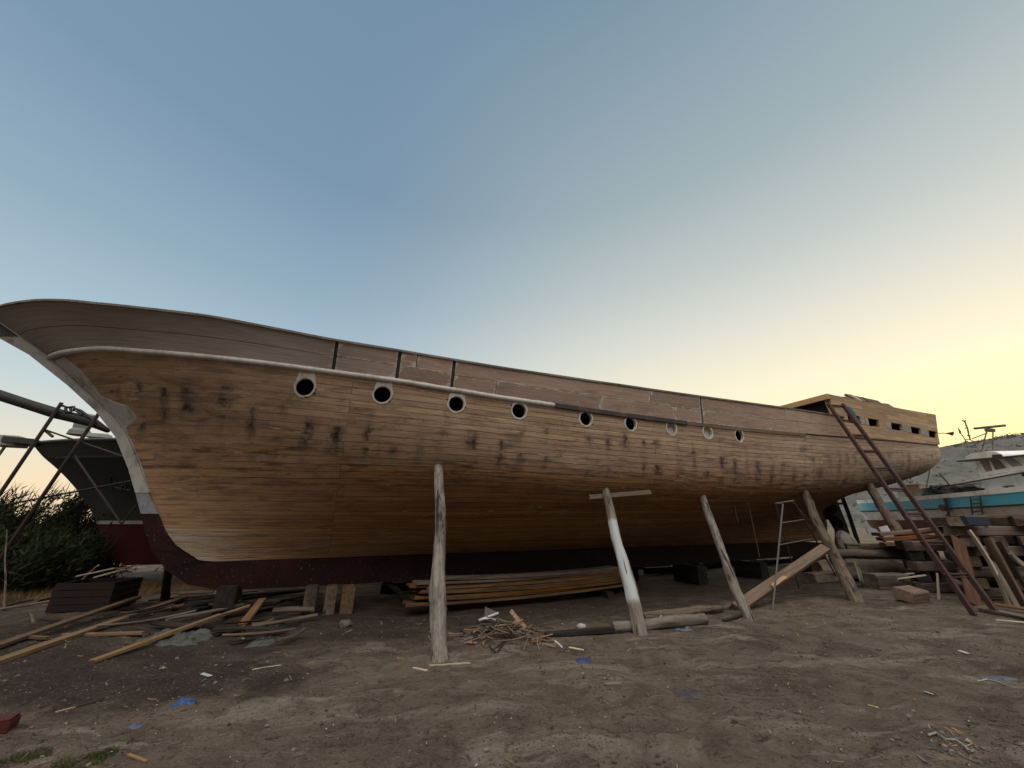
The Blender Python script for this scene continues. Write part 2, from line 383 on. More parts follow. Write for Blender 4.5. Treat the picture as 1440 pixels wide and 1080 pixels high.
def plank_mat():
    k = N('hull_planks', .8, .25)
    uv = k.n('ShaderNodeUVMap', uv_map='UVMap').outputs[0]
    wv = k.noise(k.scale(uv, (.5, .5, 1)), 1, 2)
    u0, v0, _ = k.n('ShaderNodeSeparateXYZ', {0: uv}).outputs
    v1 = k.math('ADD', v0, k.math('MULTIPLY', k.math('SUBTRACT', wv, .5), .05))
    p = k.n('ShaderNodeCombineXYZ', {0: u0, 1: v1}).outputs[0]
    def brick(mort, sm=.2):
        return k.n('ShaderNodeTexBrick', {'Vector': p, 'Color1': (0, 0, 0), 'Color2': (1, 1, 1), 'Mortar': (.5, .5, .5), 'Scale': 1.0, 'Mortar Size': mort, 'Mortar Smooth': sm, 'Bias': 0.0, 'Brick Width': 6.3, 'Row Height': .118}, offset=.37, offset_frequency=3, squash=1.35, squash_frequency=2)
    b1 = brick(.005); b2 = brick(.016, .6)
    rnd = b1.outputs[0]; seam = b1.outputs[1]; wide = b2.outputs[1]
    rnd = k.n('ShaderNodeSeparateColor', {0: rnd}).outputs[0]
    pp = k.n('ShaderNodeCombineXYZ', {0: u0, 1: v1, 2: k.math('MULTIPLY', rnd, 9.0)}).outputs[0]
    grain = k.noise(k.scale(pp, (1.6, 46, 1)), 1, 6, .68, .5)
    fine = k.noise(k.scale(pp, (7, 120, 1)), 1, 3, .6)
    patch = k.noise(k.scale(pp, (.55, 2.2, .4)), 1.0, 5, .62, .4)
    blot = k.noise(k.scale(pp, (1.5, 5.5, .3)), 1.0, 5, .68, .6)
    # planking: greyed topside, browner oiled planks below the bilge, new orange garboards
    hi = k.mix(k.ss(grain, .3, .7), (.245, .164, .105), (.435, .312, .210))
    md = k.mix(k.ss(grain, .3, .7), (.205, .106, .046), (.375, .208, .095))
    lo = k.mix(k.ss(grain, .3, .7), (.30, .155, .060), (.47, .275, .120))
    # bow end of the topside is browner, the stern end paler
    vv = k.math('ADD', k.math('ADD', v0, k.math('MULTIPLY', k.math('SUBTRACT', patch, .5), 1.5)), k.math('MULTIPLY', k.math('SUBTRACT', rnd, .5), .35))
    bowf = k.ss(u0, 3.0, -3.5)
    c = k.mix(k.ss(k.math('ADD', vv, k.math('MULTIPLY', bowf, .2)), 1.25, 1.75), hi, md)
    c = k.mix(k.math('MULTIPLY', k.ss(vv, 2.55, 3.25), k.ss(u0, 13, 2)), c, lo)
    stern = k.ss(u0, 8.0, 13.5)
    pale = k.mix(k.ss(grain, .3, .7), (.36, .27, .19), (.55, .43, .32))
    c = k.mix(k.math('MULTIPLY', k.math('MULTIPLY', stern, k.ss(vv, 1.7, 1.0)), .75), c, pale)
    c = k.mix(.55, c, k.n('ShaderNodeHueSaturation', {'Hue': k.rng(rnd, 0, 1, .485, .515), 'Saturation': 1.0, 'Value': k.rng(rnd, 0, 1, .72, 1.28), 'Color': c}).outputs[0])
    # weather blotches
    c = k.mix(k.math('MULTIPLY', k.ss(blot, .50, .70), .5), c, (.052, .038, .030))
    c = k.mix(k.math('MULTIPLY', k.ss(patch, .56, .74), k.math('MULTIPLY', k.ss(v0, 2.0, 1.2), .35)), c, (.33, .29, .25))
    # broad smears and little dark nicks
    sm = k.noise(k.scale(uv, (1.0, 2.6, 1), (9, 4, 0)), 1, 6, .72, .9)
    c = k.mix(k.math('MULTIPLY', k.math('MULTIPLY', k.ss(sm, .52, .66), k.math('MULTIPLY', k.ss(v0, .15, .6), k.ss(v0, 1.95, 1.3))), .5), c, (.065, .052, .048))
    fk = k.noise(k.scale(uv, (13, 42, 1)), 1, 4, .62)
    c = k.mix(k.math('MULTIPLY', k.ss(fk, .62, .70), .65), c, (.030, .022, .018))
    c = k.mix(k.math('MULTIPLY', bowf, .5), c, k.mix(k.ss(blot, .42, .62), (.50, .335, .205), (.26, .18, .125)))  # bow planks lightened to make up for dim light on the flare
    # iron stains bleeding out of the fastenings along each frame
    fr = k.math('ADD', k.math('DIVIDE', u0, .47), k.math('MULTIPLY', k.noise(k.scale(uv, (.9, 0, 0)), 1, 2), 1.6))
    fr = k.math('ABSOLUTE', k.math('SUBTRACT', k.math('FRACT', fr), .5))
    wob = k.noise(k.scale(uv, (16, 11, 1)), 1, 4, .7)
    pulse = k.ss(k.math('ADD', fr, k.math('MULTIPLY', k.math('SUBTRACT', wob, .5), .62)), .27, -.06)
    cell = k.noise(k.scale(uv, (1.9, 3.4, 1), (5, 2, 0)), 1, 3, .6)
    band = k.math('MULTIPLY', k.ss(v0, .28, .6), k.ss(v0, 1.75, 1.15))
    stain = k.math('MULTIPLY', k.math('MULTIPLY', pulse, band), k.ss(cell, .46, .58))
    clus = k.ss(k.noise(k.scale(uv, (.42, 1.1, 1), (3, 8, 0)), 1, 4, .6), .42, .60)
    stain = k.math('MULTIPLY', stain, k.math('ADD', .25, k.math('MULTIPLY', clus, .9)))
    smr = k.math('MULTIPLY', k.math('MULTIPLY', k.ss(k.math('ADD', fr, k.math('MULTIPLY', k.math('SUBTRACT', wob, .5), .7)), .42, .05), k.math('MULTIPLY', band, clus)), k.ss(k.noise(k.scale(uv, (1.3, 1.7, 1), (2, 2, 0)), 1, 4, .6), .45, .6))
    c = k.mix(k.math('MULTIPLY', smr, .68), c, (.060, .048, .046))
    stain = k.math('MULTIPLY', stain, k.math('ADD', .35, k.math('MULTIPLY', k.ss(u0, 14, 9), .65)))
    c = k.mix(k.math('MULTIPLY', stain, .92), c, (.025, .018, .019))
    # nail heads
    nl = k.n('ShaderNodeTexVoronoi', {'Vector': k.scale(p, (1 / .47, 1 / .118, 1)), 'Scale': 1.0, 'Randomness': .35}).outputs[0]
    c = k.mix(k.math('MULTIPLY', k.ss(nl, .11, .06), .55), c, (.035, .026, .02))
    # scraped dark line at the turn of the bilge
    bl = k.math('MULTIPLY', k.math('MULTIPLY', k.ss(vv, 1.25, 1.5), k.ss(vv, 1.95, 1.6)), k.ss(k.noise(k.scale(uv, (1.6, 14, 1)), 1, 5, .7), .48, .62))
    c = k.mix(k.math('MULTIPLY', bl, .7), c, (.045, .032, .022))
    # pale filler: along some seams, in dabs, and knifed thick over the garboards by the forefoot
    wn = k.noise(k.scale(uv, (1.5, 2.2, 1), (1, 7, 0)), 1, 4, .6)
    fil = k.math('MULTIPLY', wide, k.ss(wn, .60, .66))
    dab = k.math('MULTIPLY', k.ss(k.noise(k.scale(uv, (9, 26, 1)), 1, 3, .5), .70, .735), k.ss(v0, 2.6, 1.0))
    foot = k.math('MULTIPLY', k.math('MULTIPLY', k.ss(u0, 4.2, .5), k.ss(v0, 3.05, 3.2)), k.ss(k.math('ADD', k.noise(k.scale(uv, (1.3, 24, 1), (2, 0, 0)), 1, 6, .72, .5), k.math('MULTIPLY', k.ss(u0, -.8, -2.3), .12)), .53, .63))
    w = k.math('MAXIMUM', k.math('MAXIMUM', k.math('MULTIPLY', fil, .8), k.math('MULTIPLY', dab, .8)), k.math('MULTIPLY', foot, .75))
    c = k.mix(w, c, (.47, .43, .37))
    smd = k.math('MULTIPLY', k.math('MULTIPLY', seam, k.rng(bowf, 0, 1, .72, .25)), k.math('SUBTRACT', 1.0, w))
    c = k.mix(smd, c, (.018, .013, .01))
    h = k.math('ADD', k.math('MULTIPLY', grain, .5), k.math('ADD', k.math('MULTIPLY', rnd, .5), k.math('MULTIPLY', fine, .25)))
    h = k.math('SUBTRACT', h, k.math('MULTIPLY', seam, k.rng(bowf, 0, 1, 1.2, .35)))
    h = k.math('ADD', h, k.math('MULTIPLY', w, .4))
    return k.out(c, k.bump(h, .9, .014))
M_HULL = plank_mat()
hull = part('hull', hb, M_HULL, boat, smooth=True, local=True, fix=False)
# keep plank normals facing out
bm = bmesh.new(); bm.from_mesh(hull.data); bmesh.ops.recalc_face_normals(bm, faces=bm.faces)
bm.to_mesh(hull.data); bm.free()

M_GROOVE_SHADE = paint('groove_shade_dark', (.035, .03, .027), (.02, .015, .012), .5)  # dark bulwark backing, also put on deck and poop inside as shade
M_FILL = paint('white_filler', (.50, .49, .45), (.16, .12, .09), .55, 5.0, .8, .2, .4)
M_PRIMER = paint('white_primer', (.46, .47, .45), (.17, .15, .12), .75, 2.6, .7, .25, .35)
M_RAIL = paint('rail_white', (.52, .51, .48), (.22, .19, .16), .5, 3.5, .6, .3, .25)
M_RAILDK = paint('rail_dark', (.040, .038, .036), (.16, .10, .065), .45, 2.2, .7, .25, .3)
M_RAILBR = wood('rail_brown', (.10, .062, .04), (.17, .115, .08))
M_BLACK = paint('black_iron', (.012, .012, .013), (.035, .022, .015), .6, 4, .6)
M_CAP = wood('cap_rail_wood', (.10, .085, .07), (.2, .175, .15), (.26, .24, .21))
def red_mat():
    k = N('red_lead', .75, .25); o = k.vec()
    a = k.noise(o, 1.4, 6, .65); b = k.noise(k.scale(o, (1, 1, 2)), 9, 6, .75); d = k.noise(o, 30, 3)
    c = k.mix(k.ss(a, .35, .7), (.012, .0038, .0042), (.034, .0075, .008))
    c = k.mix(k.math('MULTIPLY', k.ss(b, .52, .66), .7), c, (.020, .009, .010))
    ux = k.n('ShaderNodeSeparateXYZ', {0: o}).outputs[0]
    c = k.mix(k.math('MULTIPLY', k.ss(k.math('ADD', ux, k.math('MULTIPLY', a, 3.0)), 1.5, 5.0), .9), c, k.mix(b, (.012, .008, .007), (.030, .017, .013)))
    c = k.mix(k.math('MULTIPLY', k.ss(b, .40, .34), .35), c, (.16, .085, .075))
    c = k.mix(k.math('MULTIPLY', k.ss(d, .68, .73), .6), c, (.34, .30, .28))
    return k.out(c, k.bump(k.math('ADD', b, d), .3, .01))
M_RED = red_mat()

# stem and keel
M_STEMH = paint('stemhead_grey', (.075, .066, .058), (.19, .17, .15), .6, 5, .8, .2, .4)
LEAD = [(-6.32, 4.98), (-5.91, 4.68), (-5.42, 4.42), (-4.76, 3.93), (-4.25, 3.5), (-3.86, 3.07), (-3.52, 2.51), (-3.31, 2.10), (-3.14, 1.75), (-3.0, 1.45), (-2.83, 1.15), (-2.55, .83), (-2.18, .58), (-1.75, .48), (-1.2, .455)]
RAB = [(-6.10, 5.04), (-5.62, 4.72), (-5.10, 4.40), (-4.52, 3.95), (-4.06, 3.5), (-3.69, 3.07), (-3.35, 2.51), (-3.12, 2.10), (-2.88, 1.75), (-2.70, 1.45), (-2.43, 1.15), (-2.16, .98), (-1.85, .94), (-1.4, .945), (-1.0, .95)]
def ribbon(lead, rab, half):
    mb = MB(); n = len(lead); vs = []
    for i in range(n):
        hl = half * .55
        vs += [HL(lead[i][0], hl, lead[i][1]), HL(rab[i][0], half, rab[i][1]), HL(rab[i][0], -half, rab[i][1]), HL(lead[i][0], -hl, lead[i][1])]
    fs = []
    for i in range(n - 1):
        for a, b in ((0, 1), (1, 2), (2, 3), (3, 0)):
            fs.append((4 * i + a, 4 * i + b, 4 * i + 4 + b, 4 * i + 4 + a))
    fs += [(0, 1, 2, 3), tuple(4 * n - 4 + k for k in (3, 2, 1, 0))]
    mb.add(vs, fs); return mb
part('stem', ribbon(LEAD[1:8], [(a + .025, b) for a, b in RAB[1:8]], .135), M_PRIMER, boat, local=True, label='stem timber in white primer')
part('stemhead', ribbon([(-6.34, 4.99), (-5.915, 4.685)], [(-6.11, 5.045), (-5.625, 4.725)], .124), M_STEMH, boat, local=True)
M_BLUEGREY = paint('blue_grey_primer', (.27, .29, .33), (.13, .1, .1), .6, 6)
part('stem', ribbon([(-3.308, 2.095), (-3.14, 1.75)], [(-3.105, 2.095), (-2.88, 1.75)], .124), M_BLUEGREY, boat, local=True, label='short blue-grey stretch of the stem')
kl = ribbon(LEAD[8:], RAB[8:], .126)
ks = [-1.2, 0, 3, 6, 9, 12, 15, 17.2, 18.95]
kz = pchip([-1.2, 2, 6, 12, 18.95], [.455, .445, .455, .50, .62]); kt = pchip([-1.2, 16.4, 17.2, 18.95], [.95, .99, .86, .80])
kl2 = ribbon([(s, kz(s)) for s in ks], [(s, kt(s)) for s in ks], .135); kl.add(kl2.v, kl2.f)
part('keel', kl, M_RED, boat, local=True)
# worm shoe scuffed white line on top edge of the keel
# white putty knee where the forestay plate was
def plate(name, pts, proud, mat, lab=None):
    c = Vector((sum(p[0] for p in pts) / len(pts), 0, sum(p[1] for p in pts) / len(pts)))
    mb = MB(); n = len(pts); vs = []; fs = []
    rings = []
    for f in (1.0, .6, .25):
        rings.append([skin(c.x + (p[0] - c.x) * f, c.z + (p[1] - c.z) * f, proud)[0] for p in pts])
    base = [skin(p[0], p[1], -.01)[0] for p in pts]
    vs = base + rings[0] + rings[1] + rings[2]
    for k in range(3):
        for i in range(n):
            fs.append((k * n + i, k * n + (i + 1) % n, (k + 1) * n + (i + 1) % n, (k + 1) * n + i))
    fs.append(tuple(3 * n + i for i in range(n)))
    mb.add(vs, fs)
    return part(name, mb, mat, boat, local=True, label=lab)
# white primer slopped over the ends of the planks along the stem, with a bulge where the bobstay plate was
RABS = pchip([p[1] for p in RAB[::-1]][4:], [p[0] for p in RAB[::-1]][4:])
def pw(z): return pchip([2.1, 2.5, 2.9, 3.1, 3.2, 3.3, 3.42, 3.54, 3.64, 3.74, 4.0, 4.25, 4.36], [0.0, .03, .03, .03, .07, .34, .48, .48, .30, .14, .24, .28, .27])(z) + .02 * nz(z * 9, 3) + .02 * nz(z * 25, 5)
mb = MB(); rows = []
for i in range(61):
    z = lerp(2.1, 4.33, i / 60); r = []; sz = RABS(z) - .02
    while sz < RABS(z) + .3:
        h_ = bvh.ray_cast(Vector((sz, -8, z)), Vector((0, 1, 0)))
        if h_[0] is not None and h_[0].y < -.07: break
        sz += .006
    for j in range(7):
        q, n = skin(sz + max(.02, pw(z) + RABS(z) + .02 - sz) * j / 6, z, .006 if j < 6 else -.004); r.append(q)
    rows.append(r)
mb.grid(rows); part('primer_band', mb, M_PRIMER, boat, local=True, smooth=True)

# rub rail
def sweep(rowf, s0, s1, prof, step=.12):
    mb = MB(); n = max(2, int((s1 - s0) / step)); rings = []
    for i in range(n + 1):
        s = lerp(s0, s1, i / n); p = rowf(s); q = rowf(min(s + .02, 21)) - rowf(s - .02); q.z = 0; q.normalize()
        nn = Vector((q.y, -q.x, 0)); nn = nn if nn.y < 0 else -nn
        rings.append([p + nn * a + Vector((0, 0, b)) for a, b in prof])
    m = len(prof); fs = []
    for i in range(n):
        for k in range(m): fs.append((i * m + k, i * m + (k + 1) % m, (i + 1) * m + (k + 1) % m, (i + 1) * m + k))
    fs += [tuple(range(m)), tuple(n * m + k for k in reversed(range(m)))]
    mb.add([p for r in rings for p in r], fs); return mb
half = [(-.03, -.047)] + [(.047 * sin(a * pi / 8) , -.047 * cos(a * pi / 8)) for a in range(9)] + [(-.03, .047)]
sq = [(-.03, -.05), (.028, -.05), (.034, -.044), (.034, .044), (.028, .05), (-.03, .05)]
sq2 = [(-.03, -.04), (.014, -.04), (.014, .04), (-.03, .04)]
part('rub_rail', sweep(RUB.ats, -5.13, 3.79, half), M_RAIL, boat, smooth=True, local=True, label='round white forward stretch of the rub rail')
part('rub_rail', sweep(RUB.ats, 3.80, 7.30, sq), M_RAILDK, boat, local=True, label='flat black middle stretch of the rub rail')
part('rub_rail', sweep(RUB.ats, 7.31, 11.9, sq2), M_RAILBR, boat, local=True, label='bare brown after stretch of the rub rail')
part('cap_rail', sweep(RT.ats, -6.1, 14.2, [(-.14, -.012), (.035, -.012), (.035, .028), (-.14, .028)]), M_CAP, boat, local=True)

# bulwark: dark backing with strakes fixed over it
def bw(sb, w, proud):
    t = (sb - RUB.s0) / (RUB.s1 - RUB.s0); a = RUB.at(t); q_ = min(1, max(0, (sb + 5.14) / 2.9)); b = RT.ats(sb - 1.0 * (1 - q_) ** 2)
    e = .001; d = (RUB.at(min(t + e, 1)) - RUB.at(max(t - e, 0))); d.z = 0; d.normalize()
    nn = Vector((d.y, -d.x, 0)); nn = nn if nn.y < 0 else -nn
    p = a.lerp(b, w); bulge = .05 * sin(pi * w) * max(0, 1 - (sb + 5) / 5) * min(1, max(0, (sb + 5.1) / 1.2))
    return p + nn * (proud - bulge)
bwl = lambda s: 1.0 if s < 14.25 else .5
bb = MB(); bb.grid([[bw(s, w * bwl(s), -.012) for w in (0, .25, .5, .75, 1)] for s in [lerp(-5.12, 21.0, i / 160) for i in range(161)]])
bb.grid([[Vector((p.x, -p.y, p.z)) for p in [bw(s, w * bwl(s), -.012) for w in (0, .25, .5, .75, 1)]] for s in [lerp(-5.12, 21.0, i / 160) for i in range(161)]])
part('bulwark', bb, M_GROOVE_SHADE, boat, local=True)
def strake_mat():
    k = N('bulwark_paint', .75, .25)
    uv = k.n('ShaderNodeUVMap', uv_map='UVMap').outputs[0]; u, v, _ = k.n('ShaderNodeSeparateXYZ', {0: uv}).outputs
    att = k.n('ShaderNodeAttribute', attribute_name='edge'); e = att.outputs['Fac']
    r = k.rand()
    g = k.noise(k.scale(uv, (1.6, 40, 1)), 1, 5, .65, .4); b = k.noise(k.scale(uv, (1.2, 4, 1)), 1, 5, .65)
    c = k.mix(k.ss(g, .3, .7), (.255, .176, .142), (.36, .272, .222))
    c = k.mix(k.math('MULTIPLY', k.ss(b, .5, .7), .5), c, (.160, .112, .090))
    c = k.n('ShaderNodeHueSaturation', {'Value': k.rng(r, 0, 1, .8, 1.25), 'Color': c}).outputs[0]
    c = k.mix(k.math('MULTIPLY', k.ss(u, 1.5, -1.0), .75), c, k.mix(k.ss(g, .3, .7), (.245, .215, .196), (.33, .30, .28)))
    c = k.mix(k.math('MULTIPLY', k.ss(u, 8.5, 12.0), .8), c, k.mix(k.ss(g, .3, .7), (.27, .19, .125), (.44, .335, .24)))
    n1 = k.noise(k.scale(uv, (6, 9, 1)), 1, 5, .7)
    aft = k.ss(u, -.9, -.2)
    w = k.ss(k.math('SUBTRACT', e, k.math('MULTIPLY', k.math('SUBTRACT', n1, .5), .09)), .016, .002)
    w = k.math('MULTIPLY', w, k.math('MULTIPLY', aft, k.math('MULTIPLY', k.ss(n1, .42, .54), k.rng(k.ss(u, 8, 12), 0, 1, 1, .35))))
    sp = k.math('MULTIPLY', k.ss(k.noise(k.scale(uv, (7, 13, 1), (4, 4, 0)), 1, 4, .6), .64, .69), aft)
    w = k.math('MAXIMUM', k.math('MULTIPLY', w, .85), k.math('MULTIPLY', sp, .75))
    c = k.mix(w, c, (.50, .48, .44))
    return k.out(c, k.bump(k.math('ADD', g, k.math('MULTIPLY', w, .7)), .35, .01))
M_STRAKE = strake_mat()
def strake(sa, sb, w0, w1, proud=.014, label=None):
    L = sb - sa; n = max(2, int(L / .1)); q = (0, .1, .5, .9, 1)
    mb = MB(); vs = []; uv = []; ed = []
    H = .6 * (w1 - w0)
    for i in range(n + 1):
        s = lerp(sa, sb, i / n)
        for x in q:
            p = bw(s, lerp(w0, w1, x), proud); vs.append(p); uv.append((s, lerp(w0, w1, x) * .6 + 7 * w0 + .37 * sa))
            ed.append(min((s - sa), (sb - s), x * H, (1 - x) * H))
    m = len(vs)
    for i in range(n + 1):
        s = lerp(sa, sb, i / n)
        for x in q: vs.append(bw(s, lerp(w0, w1, x), -.02)); uv.append((s, lerp(w0, w1, x) * .6 + 7 * w0)); ed.append(0)
    k = len(q); fs = [(i * k + j, i * k + j + 1, (i + 1) * k + j + 1, (i + 1) * k + j) for i in range(n) for j in range(k - 1)]
    for i in range(n):
        for j in (0, k - 1): fs.append((i * k + j, (i + 1) * k + j, m + (i + 1) * k + j, m + i * k + j))
    for i in (0, n):
        for j in range(k - 1): fs.append((i * k + j, i * k + j + 1, m + i * k + j + 1, m + i * k + j))
    # edge distance needs finer columns near the ends; supply it per vertex
    mb.add(vs, fs); mb.uv = uv
    ob = part('bulwark_plank', mb, M_STRAKE, boat, local=True, label=label)
    a = ob.data.attributes.new('edge', 'FLOAT', 'POINT')
    for i, e in enumerate(ed): a.data[i].value = e
    return ob
WIDE = .03; THIN = .007
def run(breaks, w0, w1):
    for i in range(len(breaks) - 1):
        (a, ga), (b, gb) = breaks[i], breaks[i + 1]; strake(a + ga, b - gb, w0, w1, .012 + .006 * random.random())
run([(-5.10, 0), (-.35, WIDE), (.71, WIDE), (1.70, WIDE), (2.55, THIN), (4.9, THIN), (6.95, THIN), (7.83, WIDE), (10.4, THIN), (11.6, THIN), (12.7, THIN), (13.9, THIN), (15.6, THIN), (17.6, THIN), (19.4, THIN), (21.0, 0)], .06, .507)
run([(-5.10, 0), (-.35, WIDE), (.71, WIDE), (1.02, THIN), (1.70, WIDE), (6.25, THIN), (7.83, WIDE), (11.1, THIN), (12.2, THIN), (13.9, THIN)], .522, .985)

# portholes: knifed white putty round each hole
def porthole(s, z, i):
    n = 40; mb = MB(); rnd = random.Random(i)
    ou = []; inn = []
    for k in range(n):
        a = 2 * pi * k / n; c_, s_ = cos(a), sin(a)
        r = .176 + .016 * nz(c_ * 2 + i * 3, s_ * 2)
        x, y = r * c_, r * s_
        if s_ > .45:                                    # ears rising to the rub rail
            f = min(1, (s_ - .45) / .3); zt = RUB.z(s) - .045 - z
            if abs(c_) > .0: x *= lerp(1, 1.12 + .16 * nz(i * 5, c_), f); 
            y = lerp(y, max(y, zt * min(1, s_ * 1.2)), f * (.55 if abs(c_) < .35 else 1))
            y = min(y, zt)
        ou.append((x, y)); inn.append((PR * c_ * (1 + .03 * nz(c_ * 3, s_ * 3, i)), PR * s_))
    vs = []
    for (x, y) in ou: vs.append(skin(s + x, z + y, .002)[0])
    for (x, y) in ou: vs.append(skin(s + x * .985, z + y * .985, .007)[0])
    for (x, y) in inn: vs.append(skinring(s + x, z + y, s, z))
    for (x, y) in inn: vs.append(skinring(s + x, z + y, s, z) + Vector((0, .07, 0)))
    fs = []
    for r in range(3):
        for k in range(n): fs.append((r * n + k, r * n + (k + 1) % n, (r + 1) * n + (k + 1) % n, (r + 1) * n + k))
    mb.add(vs, fs)
    ph = part('porthole', mb, M_FILL, boat, local=True)
    return ph
full = bvh
def skinring(s, z, s0, z0):
    h = full.ray_cast(Vector((s, -8, z)), Vector((0, 1, 0))); n = h[1]; n = n if n.y < 0 else -n
    return h[0] + n * .006
M_PALE = paint('pale_disc_face', (.44, .45, .42), (.2, .19, .17), .6, 5)
for i, (s, z) in enumerate(PORT):
    ph = porthole(s, z, i)
    if i in (6, 7):                                     # two holes get a pale disc set inside
        mb = MB(); c = skin(s, z, -.07)[0]; n = skin(s, z)[1]
        ax = n.cross(Vector((0, 0, 1))).normalized(); ay = n.cross(ax)
        mb.prism([c + ax * (PR * 1.1 * cos(a * pi / 12)) + ay * (PR * 1.1 * sin(a * pi / 12)) for a in range(24)], -n * .02)
        pl = part('pale_disc', mb, M_PALE, ph, local=True)

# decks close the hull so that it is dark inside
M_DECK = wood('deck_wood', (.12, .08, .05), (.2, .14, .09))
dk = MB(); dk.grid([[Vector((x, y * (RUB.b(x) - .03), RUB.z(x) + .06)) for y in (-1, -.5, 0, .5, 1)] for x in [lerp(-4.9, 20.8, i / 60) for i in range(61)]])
part('deck', dk, M_GROOVE_SHADE, boat, local=True)

# stern: new pale planks with five square openings, poop roof, transom
def newplank_mat():
    k = N('new_planks', .8, .25)
    uv = k.n('ShaderNodeUVMap', uv_map='UVMap').outputs[0]
    b = k.n('ShaderNodeTexBrick', {'Vector': uv, 'Color1': (0, 0, 0), 'Color2': (1, 1, 1), 'Mortar': (.5, .5, .5), 'Scale': 1.0, 'Mortar Size': .004, 'Mortar Smooth': .2, 'Bias': 0.0, 'Brick Width': 2.6, 'Row Height': .155}, offset=.4)
    rn = k.n('ShaderNodeSeparateColor', {0: b.outputs[0]}).outputs[0]
    g = k.noise(k.scale(uv, (1.4, 36, 1)), 1, 6, .66, .5); bl = k.noise(k.scale(uv, (1.1, 3.6, 1)), 1, 5, .65)
    c = k.mix(k.ss(g, .3, .72), (.29, .185, .105), (.46, .325, .20))
    c = k.n('ShaderNodeHueSaturation', {'Value': k.rng(rn, 0, 1, .78, 1.15), 'Color': c}).outputs[0]
    c = k.mix(k.math('MULTIPLY', k.ss(bl, .52, .72), .5), c, (.20, .15, .11))
    c = k.mix(k.math('MULTIPLY', b.outputs[1], .75), c, (.05, .035, .025))
    h = k.math('SUBTRACT', k.math('ADD', k.math('MULTIPLY', g, .5), k.math('MULTIPLY', rn, .4)), k.math('MULTIPLY', b.outputs[1], 1.2))
    return k.out(c, k.bump(h, .5, .012))
M_NEW = newplank_mat()
M_GREYPL = wood('grey_plank', (.24, .21, .17), (.40, .36, .30), (.34, .33, .31))
WIN = [(14.42, 15.14), (15.62, 16.30), (17.10, 17.90), (18.62, 19.45), (20.15, 20.95)]
wz0 = pchip([14, 17.5, 21.0], [4.55, 4.64, 4.68]); wz1 = pchip([14, 17.5, 21.0], [4.84, 4.90, 4.97])
def sw(s, f):      # stern side wall: f 0 = rub rail, 1 = window sill, 2 = window head, 3 = top
    t = (s - 13.6) / (22.0 - 13.6)
    a = RUB.ats(min(s, 21.05)); top = SHEERTOP.ats(lerp(14.3, 22.0, max(0, t)))
    zs = [a.z + .05, wz0(s), wz1(s), top.z]
    i = min(int(f), 2); z = lerp(zs[i], zs[i + 1], f - i); g = (z - a.z) / (top.z - a.z)
    return Vector((lerp(s, s + (.9 * max(0, t)) * (1 if t > 0 else 0), g), lerp(a.y, top.y, g) - .022, z))
bks = [13.75] + [x for w in WIN for x in w] + [21.05]
st = MB(); uvs = []
cols = []
for a, b in zip(bks[:-1], bks[1:]):
    n = max(1, int((b - a) / .2)); cols += [(lerp(a, b, i / n), lerp(a, b, (i + 1) / n), (a, b) in WIN) for i in range(n)]
for (a, b, win) in cols:
    for lev in (1, 2):
        if lev == 1 and win: continue
        ss_ = 1 if lev == 1 else 3
        for k in range(ss_):
            f0, f1 = lev + k / ss_, lev + (k + 1) / ss_
            o = len(st.v); P = [sw(a, f0), sw(b, f0), sw(b, f1), sw(a, f1)]
            st.v += P; st.f.append((o, o + 1, o + 2, o + 3)); uvs += [(p.x, p.z - .02 * p.x) for p in P]
# cut the slanting front end away
st.uv = uvs
wall = part('stern_wall', st, M_NEW, boat, local=True, fix=False)
md = wall.modifiers.new('thick', 'SOLIDIFY'); md.thickness = .07; md.offset = -1
bm = bmesh.new(); bm.from_mesh(wall.data); bmesh.ops.remove_doubles(bm, verts=bm.verts, dist=.0005); bmesh.ops.recalc_face_normals(bm, faces=bm.faces)
if sum(f.normal.y for f in bm.faces) > 0: bmesh.ops.reverse_faces(bm, faces=bm.faces)
bm.to_mesh(wall.data); bm.free()
lowp = MB(); lu = []
for i in range(40):
    a, b = lerp(13.75, 21.05, i / 40), lerp(13.75, 21.05, (i + 1) / 40)
    o = len(lowp.v); P = [sw(a, .02) , sw(b, .02), sw(b, .985), sw(a, .985)]
    P = [p + Vector((0, -.008, 0)) for p in P]
    lowp.v += P; lowp.f.append((o, o + 1, o + 2, o + 3)); lu += [(p.x, p.z - .03 * p.x) for p in P]
lowp.uv = lu
part('lower_stern_strake', lowp, M_NEW, boat, local=True, fix=False)
# posts of older grey timber between the openings
for (s0, s1) in ((15.16, 15.34), (15.42, 15.60), (16.72, 17.08), (17.93, 18.58), (19.49, 20.10)):
    mb = MB(); P = [sw(s0, 1.03), sw(s1, 1.03), sw(s1, 1.97), sw(s0, 1.97)]
    mb.prism([p + Vector((0, -.012, 0)) for p in P], (0, .05, 0))
    part('window_post', mb, M_GREYPL, boat, local=True)
